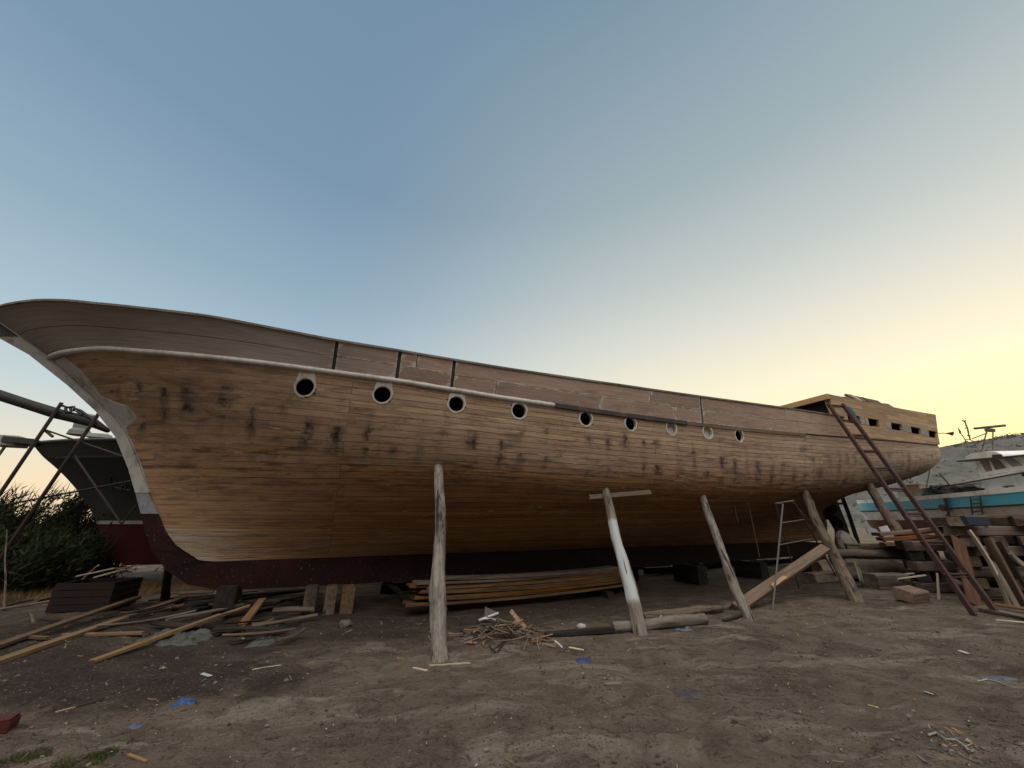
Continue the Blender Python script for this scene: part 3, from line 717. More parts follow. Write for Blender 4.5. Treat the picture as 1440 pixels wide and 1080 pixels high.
# far side wall, poop roof and front beam, transom
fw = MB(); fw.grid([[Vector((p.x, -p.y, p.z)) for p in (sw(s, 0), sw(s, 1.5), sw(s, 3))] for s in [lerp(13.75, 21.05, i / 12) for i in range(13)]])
part('far_stern_wall', fw, M_GROOVE_SHADE, boat, local=True)  # coloured dark to put shade behind the window openings
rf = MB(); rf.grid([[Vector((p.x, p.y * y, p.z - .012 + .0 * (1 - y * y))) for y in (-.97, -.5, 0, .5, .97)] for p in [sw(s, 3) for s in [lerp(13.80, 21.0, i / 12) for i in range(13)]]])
part('poop_roof', rf, M_GROOVE_SHADE, boat, local=True)
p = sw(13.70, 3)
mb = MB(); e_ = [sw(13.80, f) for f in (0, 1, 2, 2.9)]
mb.grid([[Vector((14.2, q.y * y * .97, q.z)) for y in (-1, 0, 1)] for q in e_]); part('shade_panel', mb, M_GROOVE_SHADE, boat, local=True)  # dark panel added under the beam to shut light out of the poop
M_TAN = wood('tan_beam', (.34, .20, .10), (.50, .33, .18))
fb = MB(); fb.box((p.x, 0, p.z - .07), (.10, 2 * abs(p.y) - .02, .17)); part('front_beam', fb, M_TAN, boat, local=True)
fb = MB(); fb.prism([Vector((p.x + .05, p.y + .12, p.z - .16)), Vector((p.x + .45, p.y + .12, p.z - .16)), Vector((p.x + .12, p.y + .06, p.z - .62)), Vector((p.x + .02, p.y + .06, p.z - .62))], (0, .07, 0))
part('corner_bracket', fb, M_TAN, boat, local=True)
tr = MB(); e = [sw(21.05, f) for f in (0, .5, 1, 1.5, 2, 2.5, 3)]
tr.grid([[Vector((q.x - .012, q.y * y * .985, q.z)) for y in (-1, 0, 1)] for q in e]); part('transom', tr, M_NEW, boat, local=True)
tr.uv = None
# rudder gear
sg = MB(); sg.prism([HL(17.05, .05, .88), HL(17.98, .05, .84), HL(17.9, .05, 1.6), HL(17.75, .05, 2.38), HL(17.0, .05, 2.42), HL(16.95, .05, 2.1), HL(16.98, .05, 1.75), HL(17.2, .05, 1.35)], (0, .1, 0))
part('rudder', sg, M_BLACK, boat, local=True)
sp = MB(); sp.tube([HL(18.38, 0, .80), HL(18.32, 0, 2.0), HL(18.2, 0, 2.75)], .07, 10); sp.tube([HL(17.8, 0, 2.3), HL(18.3, 0, 2.3)], .04, 8)
part('rudder_post', sp, M_BLACK, boat, local=True)
pr = MB(); pc = HL(16.80, 0, 1.80)
pr.tube([HL(16.50, 0, 1.80), HL(16.70, 0, 1.80), HL(16.92, 0, 1.80), HL(17.0, 0, 1.80)], [.06, .10, .09, .03], 12)
for k in range(4):
    a = 2 * pi * k / 4 + .5; ra = Vector((0, cos(a), sin(a))); ta = Vector((0, -sin(a), cos(a)))
    pts = [(.06, -.05), (.2, -.17), (.38, -.23), (.52, -.17), (.58, 0), (.52, .17), (.38, .22), (.2, .15), (.06, .05)]
    pr.prism([pc + ra * r + ta * w + Vector((w * .75, 0, 0)) for r, w in pts], (.02, 0, 0))
part('propeller', pr, M_BLACK, boat, local=True)
# ------------------------------------------------------------------ timber kit
MI = Matrix.Rotation(-HA, 3, 'Z'); CAMP = Vector((0, 0, CH))
def hullhit(u, v, back=0.0):
    o = MI @ (CAMP - HP); d = (MI @ ray(u, v)).normalized()
    h = bvh.ray_cast(o, d)
    q = h[0] - d * back if h[0] is not None else o + d * 12
    return Matrix.Rotation(HA, 3, 'Z') @ q + HP
def frame(p0, p1, roll):
    x = (p1 - p0).normalized(); up = Vector((0, 0, 1)) if abs(x.z) < .97 else Vector((0, 1, 0))
    y = up.cross(x).normalized(); z = x.cross(y)
    m = Matrix((x, y, z)).transposed()
    return m @ Matrix.Rotation(roll, 3, 'X')
def put(name, mb, mat, p0, p1, roll, label, cat, group, smooth=False):
    o = bpy.data.objects.new(name, mb.mesh(name, mat, smooth)); col.objects.link(o)
    o.matrix_world = Matrix.Translation((p0 + p1) / 2) @ frame(p0, p1, roll).to_4x4()
    return tag(o, label, cat, group)
def plank_mb(L, w, t, bend=0.0, n=7, rag=.02, seed=0, taper=0.0, side=0.0):
    rnd = random.Random(seed); mb = MB(); c = min(w, t) * .09; rings = []
    for i in range(n + 1):
        f = i / n; x = (f - .5) * L; ww = w * (1 - taper * f) * (1 + .03 * nz(f * 4, seed)); tt = t * (1 + .04 * nz(f * 4, seed + 5))
        z = bend * (4 * (f - .5) ** 2 - .33) + .05 * t * nz(f * 3, seed + 9); yy = side * (4 * (f - .5) ** 2)
        a, b = ww / 2, tt / 2
        R_ = [(a, -b + c), (a, b - c), (a - c, b), (-a + c, b), (-a, b - c), (-a, -b + c), (-a + c, -b), (a - c, -b)]
        j = [0] * 8
        if i in (0, n): j = [rnd.uniform(-rag, rag) * (1 if i else 1) for _ in R_]
        rings.append([Vector((x + j[k], yy + q[0], z + q[1])) for k, q in enumerate(R_)])
    m = 8; fs = []
    for i in range(n):
        for k in range(m): fs.append((i * m + k, i * m + (k + 1) % m, (i + 1) * m + (k + 1) % m, (i + 1) * m + k))
    fs += [tuple(range(m)), tuple(n * m + k for k in reversed(range(m)))]
    mb.add([p for r in rings for p in r], fs); return mb
SEED = [100]
def plank(name, label, cat, mat, p0, p1, w=.18, t=.04, roll=0, bend=0, group=None, taper=0, rag=.02, side=0):
    SEED[0] += 1; p0 = Vector(p0); p1 = Vector(p1)
    return put(name, plank_mb((p1 - p0).length, w, t, bend, 7, rag, SEED[0], taper, side), mat, p0, p1, roll, label, cat, group)
def log_mb(L, r0, r1, wob=.02, n=14, seg=14, bow=0.0, seed=0, knots=True):
    if r0 > .05: n, seg = max(n, int(L / .05)), 22
    mb = MB(); rings = []
    for i in range(n + 1):
        f = i / n; x = (f - .5) * L; r = lerp(r0, r1, f)
        cy = wob * nz(f * 2.3, seed, 1) + bow * (1 - 4 * (f - .5) ** 2); cz = wob * nz(f * 2.3, seed, 7)
        ring = []
        for k in range(seg):
            ca, sa = cos(2 * pi * k / seg), sin(2 * pi * k / seg)
            q = 1 + .17 * nz(ca * 1.3 + seed, sa * 1.3, f * L * 1.5) + .10 * nz(ca * 3 + seed, sa * 3, f * L * 4) + .06 * nz(ca * 7, sa * 7 + seed, f * L * 3)
            kn = nz(ca * 1.1, sa * 1.1 + seed * 3, f * L * 2.6 + seed)
            q += max(0, kn - .33) * .8
            ring.append(Vector((x, cy + ca * r * q, cz + sa * r * q)))
        rings.append(ring)
    fs = []
    for i in range(n):
        for k in range(seg): fs.append((i * seg + k, i * seg + (k + 1) % seg, (i + 1) * seg + (k + 1) % seg, (i + 1) * seg + k))
    mb.add([p for r in rings for p in r], fs)
    mb.add(rings[0] + [sum(rings[0], Vector()) / seg], [(k, seg, (k + 1) % seg) for k in range(seg)])
    mb.add(rings[-1] + [sum(rings[-1], Vector()) / seg], [(k, (k + 1) % seg, seg) for k in range(seg)])
    return mb
def log(name, label, cat, mat, p0, p1, r0, r1, wob=.03, bow=0, group=None, n=14):
    SEED[0] += 1; p0 = Vector(p0); p1 = Vector(p1)
    return put(name, log_mb((p1 - p0).length, r0, r1, wob, n, 14, bow, SEED[0]), mat, p0, p1, random.uniform(0, 6) if not bow else 0, label, cat, group, True)
def pole(name, c1, c2, blot, spot):
    k = N(name, .88, .15); o = k.vec(); r = k.rand()
    off = k.n('ShaderNodeCombineXYZ', {0: k.math('MULTIPLY', r, 37.0), 1: k.math('MULTIPLY', r, 91.0), 2: k.math('MULTIPLY', r, 13.0)}).outputs[0]
    p = k.n('ShaderNodeVectorMath', {0: o, 1: off}, operation='ADD').outputs[0]
    g = k.noise(k.scale(p, (3.5, 24, 24)), 1, 7, .72, 1.1); bb = k.noise(k.scale(p, (2.2, 7, 7)), 1, 6, .7, .8); b2 = k.noise(k.scale(p, (.9, 3.5, 3.5), (7, 0, 0)), 1, 4, .6)
    c = k.mix(k.ss(g, .32, .68), c1, c2); c = k.mix(k.math('MULTIPLY', k.ss(bb, .50, .64), .75), c, blot); c = k.mix(k.math('MULTIPLY', k.ss(b2, .52, .66), .55), c, spot)
    cr = k.ss(k.noise(k.scale(p, (.8, 15, 15), (3, 1, 2)), 1, 4, .55, .5), .60, .66); c = k.mix(k.math('MULTIPLY', cr, .85), c, (.022, .017, .014))
    kn = k.ss(k.n('ShaderNodeTexVoronoi', {'Vector': k.scale(p, (2.2, 6, 6)), 'Scale': 1.0}).outputs[0], .24, .10); c = k.mix(k.math('MULTIPLY', kn, .75), c, (.03, .023, .018))
    h = k.math('SUBTRACT', k.math('ADD', g, k.math('ADD', k.math('MULTIPLY', bb, 1.2), k.math('MULTIPLY', kn, .6))), k.math('MULTIPLY', cr, 1.8))
    return k.out(c, k.bump(h, 1.0, .022))
W_GREY = pole('weathered_pole', (.135, .115, .095), (.30, .27, .23), (.060, .050, .042), (.20, .165, .125))
W_BARK = pole('brown_pole', (.085, .062, .043), (.20, .155, .112), (.045, .034, .026), (.14, .115, .085))
W_LOG = wood('dull_log', (.10, .08, .062), (.22, .185, .15), (.20, .18, .155), .6, .9, 10, .6)
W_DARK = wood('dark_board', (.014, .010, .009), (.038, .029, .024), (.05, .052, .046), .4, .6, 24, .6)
W_BROWN = wood('brown_board', (.10, .062, .037), (.20, .132, .085), (.15, .125, .1), .5, .6, 24, .6)
W_TAN = wood('tan_board', (.22, .135, .065), (.38, .25, .135), (.2, .15, .1), .4, .5, 26, .5)
W_ORANGE = wood('fresh_sawn_board', (.15, .072, .025), (.30, .155, .058), (.08, .045, .02), .5, .5, 22, .6)
W_BROWN2 = wood('dull_brown_board', (.085, .052, .029), (.185, .118, .066), (.10, .08, .06), .5, .6, 24, .6)
W_STACK = wood('stacked_boards', (.085, .042, .017), (.185, .098, .040), (.05, .03, .015), .6, .6, 22, .6)
W_PALE = wood('pale_board', (.38, .31, .22), (.56, .48, .37), (.33, .29, .23), .4, .4, 26, .4)
W_RUST = wood('rusty_board', (.13, .058, .026), (.24, .118, .055), (.08, .05, .035), .6, .7, 10, .3)
W_GREEN = wood('mossy_board', (.085, .088, .05), (.15, .15, .095), (.1, .09, .07), .5, .5, 12, .3)
W_SLEEP = wood('sleeper', (.060, .043, .032), (.15, .112, .085), (.18, .155, .13), .6, .9, 14, .8)
def peeled():
    k = N('peeled_pole', .75, .25); o = k.vec()
    g = k.noise(k.scale(o, (1.2, 18, 18)), 1, 6, .65, .6); c = k.mix(k.ss(g, .3, .7), (.095, .075, .058), (.24, .205, .165))
    x, y, z = k.n('ShaderNodeSeparateXYZ', {0: o}).outputs
    n1 = k.noise(k.scale(o, (2.5, 14, 14)), 1, 5, .7)
    m = k.math('MULTIPLY', k.ss(k.math('SUBTRACT', k.math('MULTIPLY', y, 14.0), k.math('MULTIPLY', k.math('SUBTRACT', n1, .5), 3.0)), -.45, .0), k.math('MULTIPLY', k.ss(x, -.86, -.74), k.ss(x, .72, .6)))
    c = k.mix(m, c, (.38, .40, .40)); cr = k.ss(k.noise(k.scale(o, (.7, 22, 22)), 1, 3, .5), .62, .7)
    c = k.mix(k.math('MULTIPLY', cr, .85), c, (.03, .022, .018))
    return k.out(c, k.bump(k.math('SUBTRACT', k.math('ADD', g, m), cr), .8, .015))
W_PEEL = peeled()

# ------------------------------------------------------------------ props holding the hull up
GP = 'pole props leaning against the hull'
def base(u, v, dz=-.03): return onground(G(u, v), dz)
def prop(name, label, cat, mat, p0, p1, *a): return log(name, label, cat, mat, p0 - (p1 - p0).normalized() * .16, p1, *a)
prop('wooden_prop', 'stout weathered grey pole standing upright under the hull, nearest the camera, split at its foot', 'prop', W_GREY, base(617, 928), hullhit(617, 655, -.03), .104, .076, .07, 0, GP, 18)
prop('wooden_prop', 'leaning pole streaked with peeling white paint, a short board nailed across its top', 'prop', W_PEEL, base(902, 893), hullhit(851, 688, -.03), .108, .080, .08, 0, GP, 18)
prop('wooden_prop', 'slim crooked grey pole leaning under the hull, left of the thin steel trestle', 'prop', W_GREY, base(1057, 872), hullhit(988, 699, -.03), .088, .078, .07, .05, GP, 18)
prop('wooden_prop', 'thick brown pole leaning under the hull before the propeller, a pale scuff near its foot', 'prop', W_BARK, base(1206, 847), hullhit(1130, 692, -.03), .125, .10, .05, 0, GP, 18)
prop('wooden_prop', 'long grey-brown pole leaning to the stern close behind the rusty ladder', 'prop', W_BARK, base(1313, 828), hullhit(1221, 682, -.03), .14, .11, .05, 0, GP, 18)
a = hullhit(829, 699, .17); b = hullhit(915, 692, .17)
plank('crossboard', 'short brown board nailed across the top of the white-streaked prop', 'board', W_BROWN, a, b, .095, .03, R(80))
log('short_post', 'short dark post standing on the dirt under the bow, left of the forefoot', 'post', W_DARK, base(229, 850), G(238, 797, .85), .075, .065, .02)
log('short_post', 'thin dark post in the shadow under the keel, just left of the front prop', 'post', W_DARK, onground(G(579, 848)) , HW(1.15, -.05, .47), .06, .055, .02)

# keel blocks
def block(label, c, size, rz, mat, tilt=0, name='keel_block', cat='block', group='timber blocks under the keel'):
    SEED[0] += 1
    mb = plank_mb(size[0], size[1], size[2], 0, 3, .012, SEED[0])
    o = bpy.data.objects.new(name, mb.mesh(name, mat)); col.objects.link(o)
    o.location = c; o.rotation_euler = Euler((tilt, 0, rz)); return tag(o, label, cat, group)
for (u, v, w, lab, m) in ((432, 868, .21, 'leftmost of three square timbers standing under the keel, pale at its foot', W_SLEEP), (461, 866, .19, 'middle one of three square timbers standing under the keel', W_SLEEP), (486, 863, .23, 'right-hand one of three square timbers standing under the keel, nearest the front prop', W_BROWN2)):
    g = G(u, v); d = Vector((-sin(HA), cos(HA), 0)); c = g + d * .24
    block(lab, onground(c, .215), (.48, w, .45), HA + pi / 2, m)
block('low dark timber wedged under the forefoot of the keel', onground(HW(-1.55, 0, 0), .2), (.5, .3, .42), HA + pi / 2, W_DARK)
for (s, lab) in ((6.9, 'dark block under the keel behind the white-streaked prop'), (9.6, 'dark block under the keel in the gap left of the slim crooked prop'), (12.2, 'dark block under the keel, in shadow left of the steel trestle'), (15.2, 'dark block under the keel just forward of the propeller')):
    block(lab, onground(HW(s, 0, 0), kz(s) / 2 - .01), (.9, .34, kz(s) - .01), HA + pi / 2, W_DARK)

# boards stacked under the hull
p0 = HW(1.45, 1.05, 0); p1 = HW(6.9, .62, 0)
rnd = random.Random(3); zc = .15
LB = ['bottom board of the orange stack under the hull, its left end sticking out furthest', 'second board from the bottom of the orange stack under the hull', 'third board from the bottom of the orange stack under the hull', 'fourth board from the bottom of the orange stack under the hull', 'middle board of the orange stack under the hull', 'sixth board up in the orange stack under the hull', 'seventh board up in the orange stack under the hull', 'topmost but one, darker board of the orange stack under the hull', 'topmost dark board of the orange stack under the hull']
d = (p1 - p0).normalized(); nrm = Vector((d.y, -d.x, 0))
for i in range(9):
    o0 = (-.0, .38, .12, .62, .2, .3, .05, .15, .5)[i]; t = (.055, .045, .05, .04, .05, .045, .045, .04, .045)[i]
    a = p0 + d * o0 + nrm * rnd.uniform(-.03, .05); b = p1 - d * rnd.uniform(0, .5) + nrm * rnd.uniform(-.03, .05)
    sag = .05
    plank('stacked_board', LB[i], 'board', W_STACK if i < 7 else W_SLEEP, a + Vector((0, 0, gh(a.x, a.y) + zc + t / 2)), b + Vector((0, 0, gh(b.x, b.y) + zc + t / 2)), rnd.uniform(.30, .36), t, 0, sag, 'sawn boards stacked under the hull', rag=.05)
    zc += t + .003
for (f, lab) in ((.12, 'low bearer under the left end of the orange board stack'), (.85, 'low bearer under the right end of the orange board stack')):
    c = p0.lerp(p1, f); block(lab, onground(c, .06), (.55, .16, .14), HA + pi / 2, W_DARK, name='bearer', group='bearers under the board stack')
g = onground(G(592, 850), .22)
log('short_log', 'sawn log end with a pale cut face poking out left of the front prop', 'log', W_LOG, g, g + Vector((.45, .62, .02)), .10, .085, .02)
block('squat dark block carrying the sawn log end', onground(G(594, 852) + Vector((.2, .25, 0)), .06), (.5, .3, .16), 1.0, W_DARK, name='bearer', group='bearers under the board stack')

# logs and offcuts on the ground in front
log('fallen_log', 'smooth grey round log lying at the foot of the white-streaked prop', 'log', W_LOG, onground(G(862, 891), .07), onground(G(992, 880), .07), .078, .085, .02)
plank('half_buried_plank', 'dark rotten plank half sunk in the dirt, left of the grey round log', 'plank', W_DARK, onground(G(768, 899), .02), onground(G(862, 891), .05), .12, .06)
log('fallen_log', 'rough brown log with a whitened end lying behind the grey round log', 'log', W_BARK, onground(G(905, 873), .06), onground(G(1016, 864), .06), .07, .065, .04)
plank('loose_plank', 'thin brown plank lying behind the foot of the slim crooked prop', 'plank', W_BROWN, onground(G(1010, 862), .03), onground(G(1046, 853), .03), .13, .04)
plank('leaning_beam', 'square brown beam leaning up to the right across the steel trestle', 'beam', W_BROWN, onground(G(1036, 861), .03), Y(1160, 771, 9.75), .20, .12, R(35))
q = onground(G(1036, 861), .03).lerp(Y(1160, 771, 9.75), .32)
plank('offcut', 'bright yellow offcut stuck on the leaning square beam', 'offcut', W_TAN, q + Vector((-.02, -.14, .02)), q + (Y(1160, 771, 9.75) - onground(G(1036, 861))).normalized() * .5 + Vector((0, -.13, .03)), .07, .03, R(35))
plank('loose_plank', 'dark narrow stick lying left of the foot of the slim crooked prop', 'stick', W_DARK, onground(G(1018, 876), .02), onground(G(1052, 868), .02), .06, .03)

# white pipe seen in the gap under the keel
mb = MB(); mb.tube([HW(8.2, -.9, .60), HW(11.0, -1.0, .66)], .028, 8)
M_PIPE = paint('plastic_white', (.55, .56, .55), (.25, .22, .18), .4, 6, .5)
solo('pipe', mb, M_PIPE, 'long white pipe lying in the dark gap under the keel', 'pipe')
for k, (s, lab) in enumerate(((8.3, 'left support of the white pipe in the dark under the keel'), (10.8, 'right support of the white pipe in the dark under the keel'))):
    block(lab, onground(HW(s, -.95, 0), .28), (.3, .25, .57), HA, W_DARK, name='support_block', group='supports of the white pipe')

# ------------------------------------------------------------------ thin steel trestle
M_STEEL = paint('galvanised', (.085, .087, .09), (.10, .07, .05), .6, 5, .55, .5)
T1 = Y(1101, 709, 8.75); T2 = Y(1116, 704, 9.25); T0 = Y(1090, 708, 9.15)
F1 = base(1087, 860, 0); F2 = base(1180, 818, 0); F3 = base(1124, 828, 0); F4 = base(1206, 806, 0)
tre = thing('trestle', 'thin grey steel trestle with splayed legs standing under the stern', 'trestle', onground((F1 + F2 + F3) / 3))
def leg(nm, a, b, r=.017):
    m = MB(); m.tube([a, b], r, 8); part(nm, m, M_STEEL, tre)
leg('leg', T1, F1); leg('leg', T2, F2); leg('leg', T0, F3); leg('leg', T2 + Vector((.12, .25, 0)), F4)
leg('top_bar', T0, T2, .015); leg('top_bar', T0, T1, .015)
for f in (.2, .42):
    leg('crossbar', T1.lerp(F1, f), T2.lerp(F2, f), .011)
# ropes hanging from the hull
M_ROPE = paint('rope_dull', (.10, .075, .055), (.05, .04, .03), .5, 20, .9)
for (u, v, dz, lab) in ((1051, 702, 1.35, 'thin rope hanging straight down from the hull beside the slim crooked prop'), (1032, 706, .5, 'short rope end hanging from the hull above the dark keel')):
    a = hullhit(u, v, .05); mb = MB(); mb.tube([a + Vector((.008 * nz(i, 3), .008 * nz(i, 8), -dz * i / 10)) for i in range(11)], .009, 6)
    solo('rope', mb, M_ROPE, lab, 'rope')

# ------------------------------------------------------------------ rusty ladder up to the stern
M_RUSTL = paint('ladder_rust', (.040, .020, .018), (.085, .042, .028), .6, 5, .75, .3)
La = base(1371, 867, 0); Lt = HW(13.35, 2.80, 5.02); ax = Vector((.50, .06, 0))
lad = thing('ladder', 'long rusty brown ladder leaning against the stern, its feet on the dirt', 'ladder', La)
for q in (Vector((0, 0, 0)), ax):
    m = MB(); pts = [La + q, Lt + q * .98]; dd = (pts[1] - pts[0]).normalized(); n = dd.cross(ax).normalized(); e = ax.normalized()
    m.add([p + e * a * .03 + n * b * .045 for p in pts for a, b in ((-1, -1), (1, -1), (1, 1), (-1, 1))], [(0, 1, 2, 3), (7, 6, 5, 4), (0, 4, 5, 1), (1, 5, 6, 2), (2, 6, 7, 3), (3, 7, 4, 0)])
    part('stile', m, M_RUSTL, lad)
for f in (.125, .24, .355, .47, .575, .675, .775, .875, .985):
    m = MB(); c = La.lerp(Lt, f); m.tube([c - ax * .12, c + ax * 1.12], .024, 8); m.tube([c - ax * .1 + Vector((0, -.02, -.05)), c + ax * 1.08 + Vector((0, -.02, -.05))], .014, 6)
    part('rung', m, M_RUSTL, lad)
M_BLUET = paint('blue_cloth', (.045, .11, .20), (.03, .05, .08), .5, 8, .85)
mb = MB(); c = La.lerp(Lt, .955) + ax * 1.18
mb.tube([c + Vector((.05 * i / 6 + .012 * nz(i, 2), -.05 * i / 6, -.11 * i + .1)) for i in range(7)], [.03, .06, .07, .065, .07, .06, .03], 8)
solo('cloth', mb, M_BLUET, 'rolled blue cloth hanging at the top of the rusty ladder', 'cloth')
# a few loose boards thrown on the poop roof
zt = SHEERTOP.z(17.5) + .0
for (s0, o0, s1, o1, dz, ez, m, lab, w_) in ((15.5, 2.30, 17.0, 2.2, .06, .28, W_BROWN, 'brown board tilted on top of the stern roof, leftmost in the pile', .3), (16.1, 2.30, 17.5, 2.0, .22, .34, W_PALE, 'pale board lying slantwise on the pile on the stern roof', .34), (16.9, 2.3, 18.1, 2.2, .20, .18, W_RUST, 'reddish board end at the right of the pile on the stern roof', .4), (16.0, 2.2, 17.9, 2.25, .27, .24, W_SLEEP, 'dark topmost board of the pile on the stern roof', .3), (17.4, 2.25, 18.8, 2.2, .10, .22, W_SLEEP, 'dark short board at the stern end of the pile on the stern roof', .35)):
    plank('loose_board', lab, 'board', m, HW(s0, o0, zt + dz), HW(s1, o1, zt + ez), w_, .07, R(55), 0, 'boards left on the stern roof')
# dark timbers lying in the shade beyond the keel
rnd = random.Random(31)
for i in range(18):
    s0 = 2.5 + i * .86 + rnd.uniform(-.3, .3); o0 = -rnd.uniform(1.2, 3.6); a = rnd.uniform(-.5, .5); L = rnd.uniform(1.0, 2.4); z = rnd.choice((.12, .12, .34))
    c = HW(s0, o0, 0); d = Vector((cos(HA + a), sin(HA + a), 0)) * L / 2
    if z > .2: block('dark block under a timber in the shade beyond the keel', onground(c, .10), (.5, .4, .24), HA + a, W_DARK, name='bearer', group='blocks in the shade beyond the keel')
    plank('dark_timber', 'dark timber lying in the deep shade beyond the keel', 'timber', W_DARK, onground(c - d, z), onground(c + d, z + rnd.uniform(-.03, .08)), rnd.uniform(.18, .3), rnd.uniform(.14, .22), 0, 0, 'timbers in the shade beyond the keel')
# ------------------------------------------------------------------ right side: timber crib, leaning boards, logs
GS = 'heavy timbers in the crib stack'
rnd = random.Random(11); th = R(4)
cx, cy = 12.15, 10.55; ex = Vector((cos(th), sin(th), 0)); ey = Vector((-sin(th), cos(th), 0))
PLACE = ['bottom', 'second', 'third', 'fourth', 'fifth', 'sixth', 'seventh', 'top']
zc = .02
cd_ = Vector((.66, .75, 0))
for L in range(8):
    t = .215
    if L % 2 == 0:
        for j in range(3):
            y0 = 9.35 + .8 * j; x0 = 1.095 * y0 + rnd.uniform(-.05, .25)
            a = Vector((x0, y0, zc + t / 2)); b = a + ex * rnd.uniform(3.0, 3.6)
            plank('crib_timber', '%s long timber on the %s layer of the crib stack, %s row' % (('dull brown', 'greyish', 'dark brown', 'reddish brown')[L // 2], PLACE[L], ('front', 'middle', 'back')[j]), 'timber', W_SLEEP, a, b, .27, t - .006, 0, 0, GS, rag=.03)
    else:
        for j in range(5):
            a = Vector((10.3 + j * .72 + rnd.uniform(-.1, .1), 9.15 + rnd.uniform(-.12, .15), zc + t / 2)); b = a + cd_ * rnd.uniform(2.3, 2.7)
            plank('crib_timber', '%s timber laid end-on in the %s layer of the crib stack' % (('leftmost', 'second from left', 'middle', 'second from right', 'rightmost')[j], PLACE[L]), 'timber', W_SLEEP if rnd.random() < .7 else W_BROWN, a, b, .29, t - .006, 0, 0, GS, rag=.03)
    zc += t
plank('thin_board', 'thin reddish board lying along the very top of the crib stack', 'board', W_RUST, Vector((10.5, 9.4, zc + .02)), Vector((13.6, 9.5, zc + .02)), .3, .03)
plank('blue_timber', 'short timber end painted dark blue at the left top of the crib stack', 'timber', paint('dark_blue_paint', (.02, .035, .055), (.05, .04, .03), .5, 4), Vector((10.32, 9.08, zc - .10)), Vector((10.85, 9.12, zc - .10)), .2, .21)

GL = 'boards leaning on the crib stack'
def lean(u0, v0, u1, v1, y1, w, t, mat, lab, roll=0, nm='leaning_board', bend=0):
    plank(nm, lab, 'board', mat, onground(G(u0, v0), .02), Y(u1, v1, y1), w, t, roll, bend, GL)
lean(1372, 853, 1347, 757, 9.0, .36, .035, W_RUST, 'wide rust-brown board leaning behind the ladder foot', R(75))
lean(1423, 852, 1366, 746, 9.05, .15, .035, W_PALE, 'long pale plank leaning on the crib stack, bent at its top', R(60), bend=.06)
lean(1438, 850, 1388, 757, 9.0, .26, .045, W_BROWN, 'broad brown plank leaning right of the long pale plank', R(70))
lean(1452, 848, 1405, 762, 9.05, .18, .04, W_SLEEP, 'dark plank leaning at the far right behind the broad brown plank', R(70))
lean(1432, 855, 1396, 790, 8.95, .16, .04, W_LOG, 'short grey-brown plank leaning between the pale plank and the broad brown one', R(65))
plank('bent_board', 'grey curved board end sticking out of the stack at the right edge', 'board', W_GREY, Y(1418, 778, 8.9), Y(1456, 806, 8.8), .14, .05, R(50), .05)
plank('loose_plank', 'orange-pink plank lying flat on the dirt at the right edge', 'plank', W_ORANGE, onground(G(1402, 858), .10), onground(G(1470, 866), .06), .22, .03)
plank('loose_plank', 'thick dark plank on the dirt right of the ladder feet', 'plank', W_SLEEP, onground(G(1386, 861), .05), onground(G(1470, 878), .05), .24, .06)
plank('loose_plank', 'thin cream batten on the dirt at the right edge, nearest the camera', 'batten', W_PALE, onground(G(1402, 874), .015), onground(G(1475, 880), .015), .04, .02)
# dark open box behind the ladder
M_TAR = paint('tarred_board', (.022, .020, .019), (.06, .045, .035), .5, 4)
def crate(name, label, c, size, rz, mat, group=None, fill=None):
    t = .03; x, y, z = size; r = thing(name, label, 'crate', c, rz, group)
    for nm, cc, s in (('side_panel', (0, -y / 2, z / 2), (x, t, z)), ('side_panel', (0, y / 2, z / 2), (x, t, z)), ('end_panel', (-x / 2 + t / 2, 0, z / 2), (t, y - t, z - .006)), ('end_panel', (x / 2 - t / 2, 0, z / 2), (t, y - t, z - .006)), ('bottom_panel', (0, 0, t / 2 + .004), (x - 2 * t, y - t - .004, t))):
        mb = MB()
        if nm == 'bottom_panel': mb.box(cc, s)
        else:
            for q in range(4): mb.box((cc[0] + .004 * (q % 2), cc[1] - .005 * (q % 2), z * (q + .5) / 4), (s[0], s[1], z / 4 - .012))
        part(nm, mb, mat, r, local=True)
    return r
rnd = random.Random(90)
for L in range(5):
    for j in range(2):
        if L % 2: p_ = Vector((10.05 + .5 * j, 10.15 + .1 * j, .13 + .23 * L)); q_ = p_ + Vector((.55, .72, 0)) * rnd.uniform(.8, 1.1)
        else: p_ = Vector((9.95 + .25 * j + rnd.uniform(-.1, .1), 10.2 + .45 * j, .13 + .23 * L)); q_ = p_ + Vector((rnd.uniform(.8, 1.1), .05, 0))
        plank('dark_timber', '%s dark timber in the low pile behind the ladder, %s of its layer' % (('lowest', 'second lowest', 'middle', 'second highest', 'topmost')[L], ('left' if L % 2 else 'front', 'right' if L % 2 else 'back')[j]), 'timber', (W_SLEEP, W_DARK)[(L + j) % 2], p_, q_, .26, .22, 0, 0, 'dark timbers behind the ladder', rag=.03)
plank('slab_board', 'pale board lying on the dark tarred box behind the ladder', 'board', W_PALE, Y(1306, 751, 9.9), Y(1382, 755, 9.6), .22, .035, 0)
for i, (u0, v0, u1, v1, y0, m, lab) in enumerate(((1232, 752, 1338, 742, 11.6, W_BROWN, 'top brown slab of the boards behind the rusty ladder'), (1238, 759, 1330, 751, 11.4, W_RUST, 'reddish middle slab of the boards behind the rusty ladder'), (1242, 766, 1326, 760, 11.2, W_BROWN, 'lowest brown slab of the boards behind the rusty ladder'))):
    plank('slab_board', lab, 'board', m, Y(u0, v0, y0), Y(u1, v1, y0 - .6), .5, .09, 0, .02, 'slab boards behind the ladder')
block('stout dark upright block carrying the slab boards behind the ladder', onground(Vector((11.3, 11.3, 0)), .55), (.4, .3, 1.1), R(20), W_SLEEP, name='support_block', group=None)
